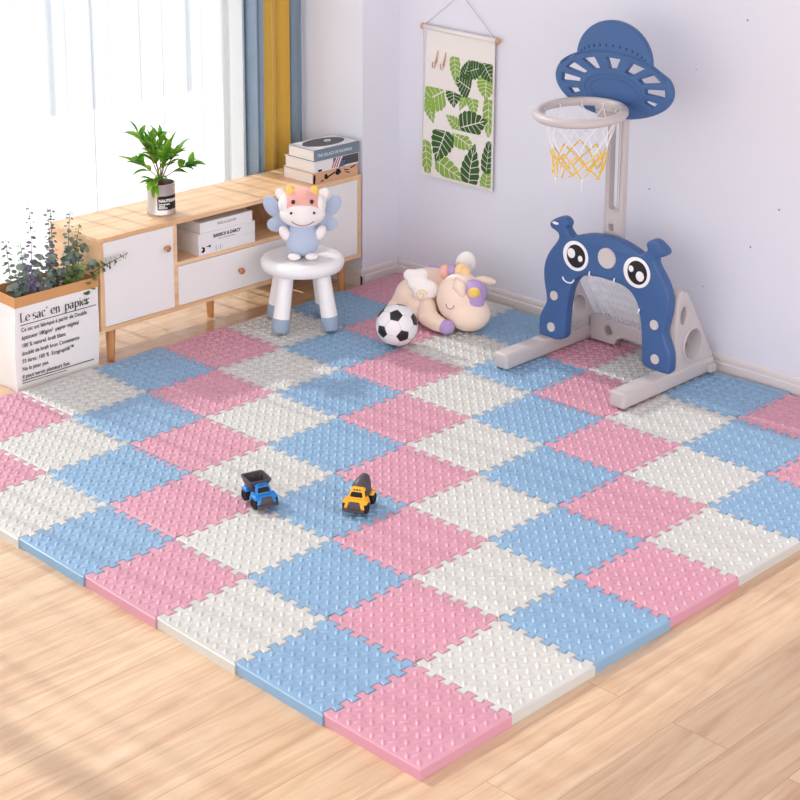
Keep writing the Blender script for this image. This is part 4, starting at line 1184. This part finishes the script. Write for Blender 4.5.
for bx, items in (
    ((.128, .362, .785, .935), [('l', .165, .890, .10, .06, -80), ('d', .218, .838, .075, .10, 160), ('d', .225, .893, .07, .055, 70), ('d', .275, .905, .075, .075, 20), ('d', .335, .905, .08, .08, -50), ('l', .330, .845, .08, .09, -90)]),
    ((.004, .362, .655, .800), [('l', .055, .765, .12, .13, -150), ('l', .036, .715, .09, .07, -70), ('d', .160, .785, .07, .085, -80), ('l', .215, .780, .075, .05, -110), ('l', .262, .775, .085, .065, -70), ('l', .345, .735, .15, .06, -90), ('d', .262, .690, .13, .115, 20), ('l', .172, .680, .08, .06, 150)]),
    ((.004, .362, .458, .640), [('d', .105, .590, .125, .125, -110), ('l', .210, .620, .11, .08, -20), ('l', .025, .520, .14, .07, -80), ('l', .150, .492, .16, .085, -20), ('d', .262, .522, .15, .095, 80), ('d', .345, .575, .13, .06, 85), ('l', .340, .485, .09, .06, 80)])):
    pk = sheet('pocket', *bx, .004, .002, M['cotton'], org, BUL)
    leafset(pk, bx, .006, items)
# two small wooden clips hooked on the cloth
for s in (.057, .101):
    bm = bmesh.new(); tube(bm, [O(s+.010, .945, .007), O(s+.006, .915, .009), O(s, .893, .010)], [.0012, .003, .0035], 8)
    tube(bm, [O(s-.018, .897, .007), O(s-.012, .878, .012), O(s-.002, .876, .012), O(s+.001, .893, .009)], .0018, 6)
    obj('hook', bm, M['dowel'], org, True)

# ------------------------------------------------------------------ toy trucks
M['tb'] = mat('blue_toy_plastic', rgb(18, 126, 204), .3, .5)
M['ty'] = mat('yellow_toy_plastic', rgb(250, 180, 28), .3, .5)
M['td'] = mat('dark_grey_toy_plastic', rgb(76, 68, 72), .45, .4)
M['tt'] = mat('black_toy_tyre', rgb(34, 30, 32), .6, .3)
M['tw'] = mat('black_toy_window', rgb(12, 12, 15), .4, .25)
def hexa(bm, bot, top, bev=.003):
    """bot/top: (x0,x1,y0,y1,z)"""
    v = [bm.verts.new(p) for b in (bot, top) for p in ((b[0], b[2], b[4]), (b[1], b[2], b[4]), (b[1], b[3], b[4]), (b[0], b[3], b[4]))]
    fs = [bm.faces.new([v[i] for i in f]) for f in ((3, 2, 1, 0), (4, 5, 6, 7), (0, 1, 5, 4), (1, 2, 6, 5), (2, 3, 7, 6), (3, 0, 4, 7))]
    if bev:
        es = list(set(e for f in fs for e in f.edges)); bmesh.ops.bevel(bm, geom=es, offset=bev, segments=3, profile=.5, affect='EDGES')
def truck(loc, rz, col, label, kind):
    t = thing('toy_truck', label, 'toy truck', loc, rz, 'chunky toy trucks parked on the mat')
    t.scale = (1.1, 1.1, 1.1)
    bm = bmesh.new(); box(bm, -.020, .020, -.040, .050, .010, .024, .003); obj('chassis', bm, M['td'], t, auto=40)
    bm = bmesh.new()
    hexa(bm, (-.031, .031, -.050, .004, .014), (-.0235, .0235, -.042, .004, .037), .006)   # bonnet
    o = obj('bonnet', bm, col, t, auto=50)
    bm = bmesh.new(); hexa(bm, (-.0245, .0245, -.033, .000, .028), (-.0175, .0175, -.019, -.002, .060), .005); c = obj('cab', bm, col, t, auto=50)
    bm = bmesh.new(); hexa(bm, (-.0165, .0165, -.0302, -.0195, .041), (-.0140, .0140, -.0245, -.0180, .0520), .001); obj('windscreen', bm, M['tw'], c)
    for s in (-1, 1):
        bm = bmesh.new(); hexa(bm, (s*.0165, s*.0232, -.0185, -.007, .040), (s*.0150, s*.0200, -.0155, -.007, .053), 0); obj('side_window', bm, M['tw'], c)
    bm = bmesh.new()
    for k in (-1, 0, 1): ell(bm, (k*.0075, -.0215, .0575), (.0026, .002, .0022), u=10, v=6)
    obj('roof_lamp', bm, M['td'], c, True)
    bm = bmesh.new(); hexa(bm, (-.019, .019, -.0525, -.046, .016), (-.013, .013, -.0490, -.043, .034), .0015); obj('grille', bm, M['td'], t, auto=40)
    bm = bmesh.new(); box(bm, -.029, .029, -.0565, -.048, .010, .0165, .002); obj('bumper', bm, M['td'], t, auto=40)
    for y in (-.030, .030):
        for s in (-1, 1):
            bm = bmesh.new(); lathe(bm, [(0, -.0075), (.013, -.0075), (.0165, -.005), (.0165, .005), (.013, .0075), (.009, .0075), (.008, .005), (0, .005)], 24, T_((s*.0255, y, .0165), (0, R(90*s), 0)))
            obj('wheel', bm, M['tt'], t, auto=40)
            bm = bmesh.new()
            hexa(bm, (s*.016, s*.0335, y-.017, y+.017, .029), (s*.016, s*.0300, y-.011, y+.011, .0375), .003); obj('mudguard', bm, col, t, auto=50)
    if kind == 'dump':
        bm = bmesh.new()
        b0 = (-.021, .021, .002, .046, .034); b1 = (-.031, .031, -.012, .052, .062)
        def rg(b, ins, z=None):
            z = b[4] if z is None else z
            return [(x+b_0, y+b_1, z) for x, y in rrect(b[0]+ins, b[1]-ins, b[2]+ins, b[3]-ins, .006, 4) for b_0, b_1 in ((0, 0),)]
        vr = skin_rings(bm, [rg(b0, 0), rg(b1, 0), rg((b1[0], b1[1], b1[2], b1[3], b1[4]+.003), 0), rg((b1[0], b1[1], b1[2], b1[3], b1[4]+.003), .0035), rg(b0, .002, .038)])
        bm.faces.new(vr[0]); bm.faces.new(vr[-1]); obj('tipper_bed', bm, M['td'], t, auto=50)
    else:
        bm = bmesh.new(); mx = T_((0, .0, .040), (R(-62), 0, 0))
        lathe(bm, [(0, -.004), (.016, -.004), (.023, .006), (.026, .018), (.0255, .026), (.0235, .027), (.0225, .034), (.016, .050), (.011, .060), (.0, .060)], 28, T_((0, .000, .034), (R(-58), 0, 0)))
        obj('mixer_drum', bm, M['td'], t, auto=40)
        bm = bmesh.new(); box(bm, -.016, .016, .034, .050, .024, .040, .003); obj('drum_support', bm, col, t, auto=40)
    return t
truck((.610, 1.205, ZG), R(-17), M['tb'], 'blue toy dump truck with a dark grey tipper bed', 'dump')
truck((.790, .985, ZG), R(-62), M['ty'], 'yellow toy cement mixer truck with a dark grey drum', 'mix')

# ------------------------------------------------------------------ small scuffs and filled pin holes on the right wall
M['mark'] = mat('wall_scuff', rgb(120, 112, 118), .9, .1)
bm = bmesh.new()
for y, z, a, b in ((1.60, .93, .004, .003), (.86, 1.24, .004, .003), (1.22, .60, .003, .003), (.70, .63, .004, .003), (.80, .48, .003, .004), (.98, .30, .003, .002), (1.05, 1.05, .002, .002)):
    ell(bm, (XW-.0002, y, z), (.0006, a, b), (R(30), 0, 0), 8, 6)
struct(obj('trim_2', bm, M['mark']))
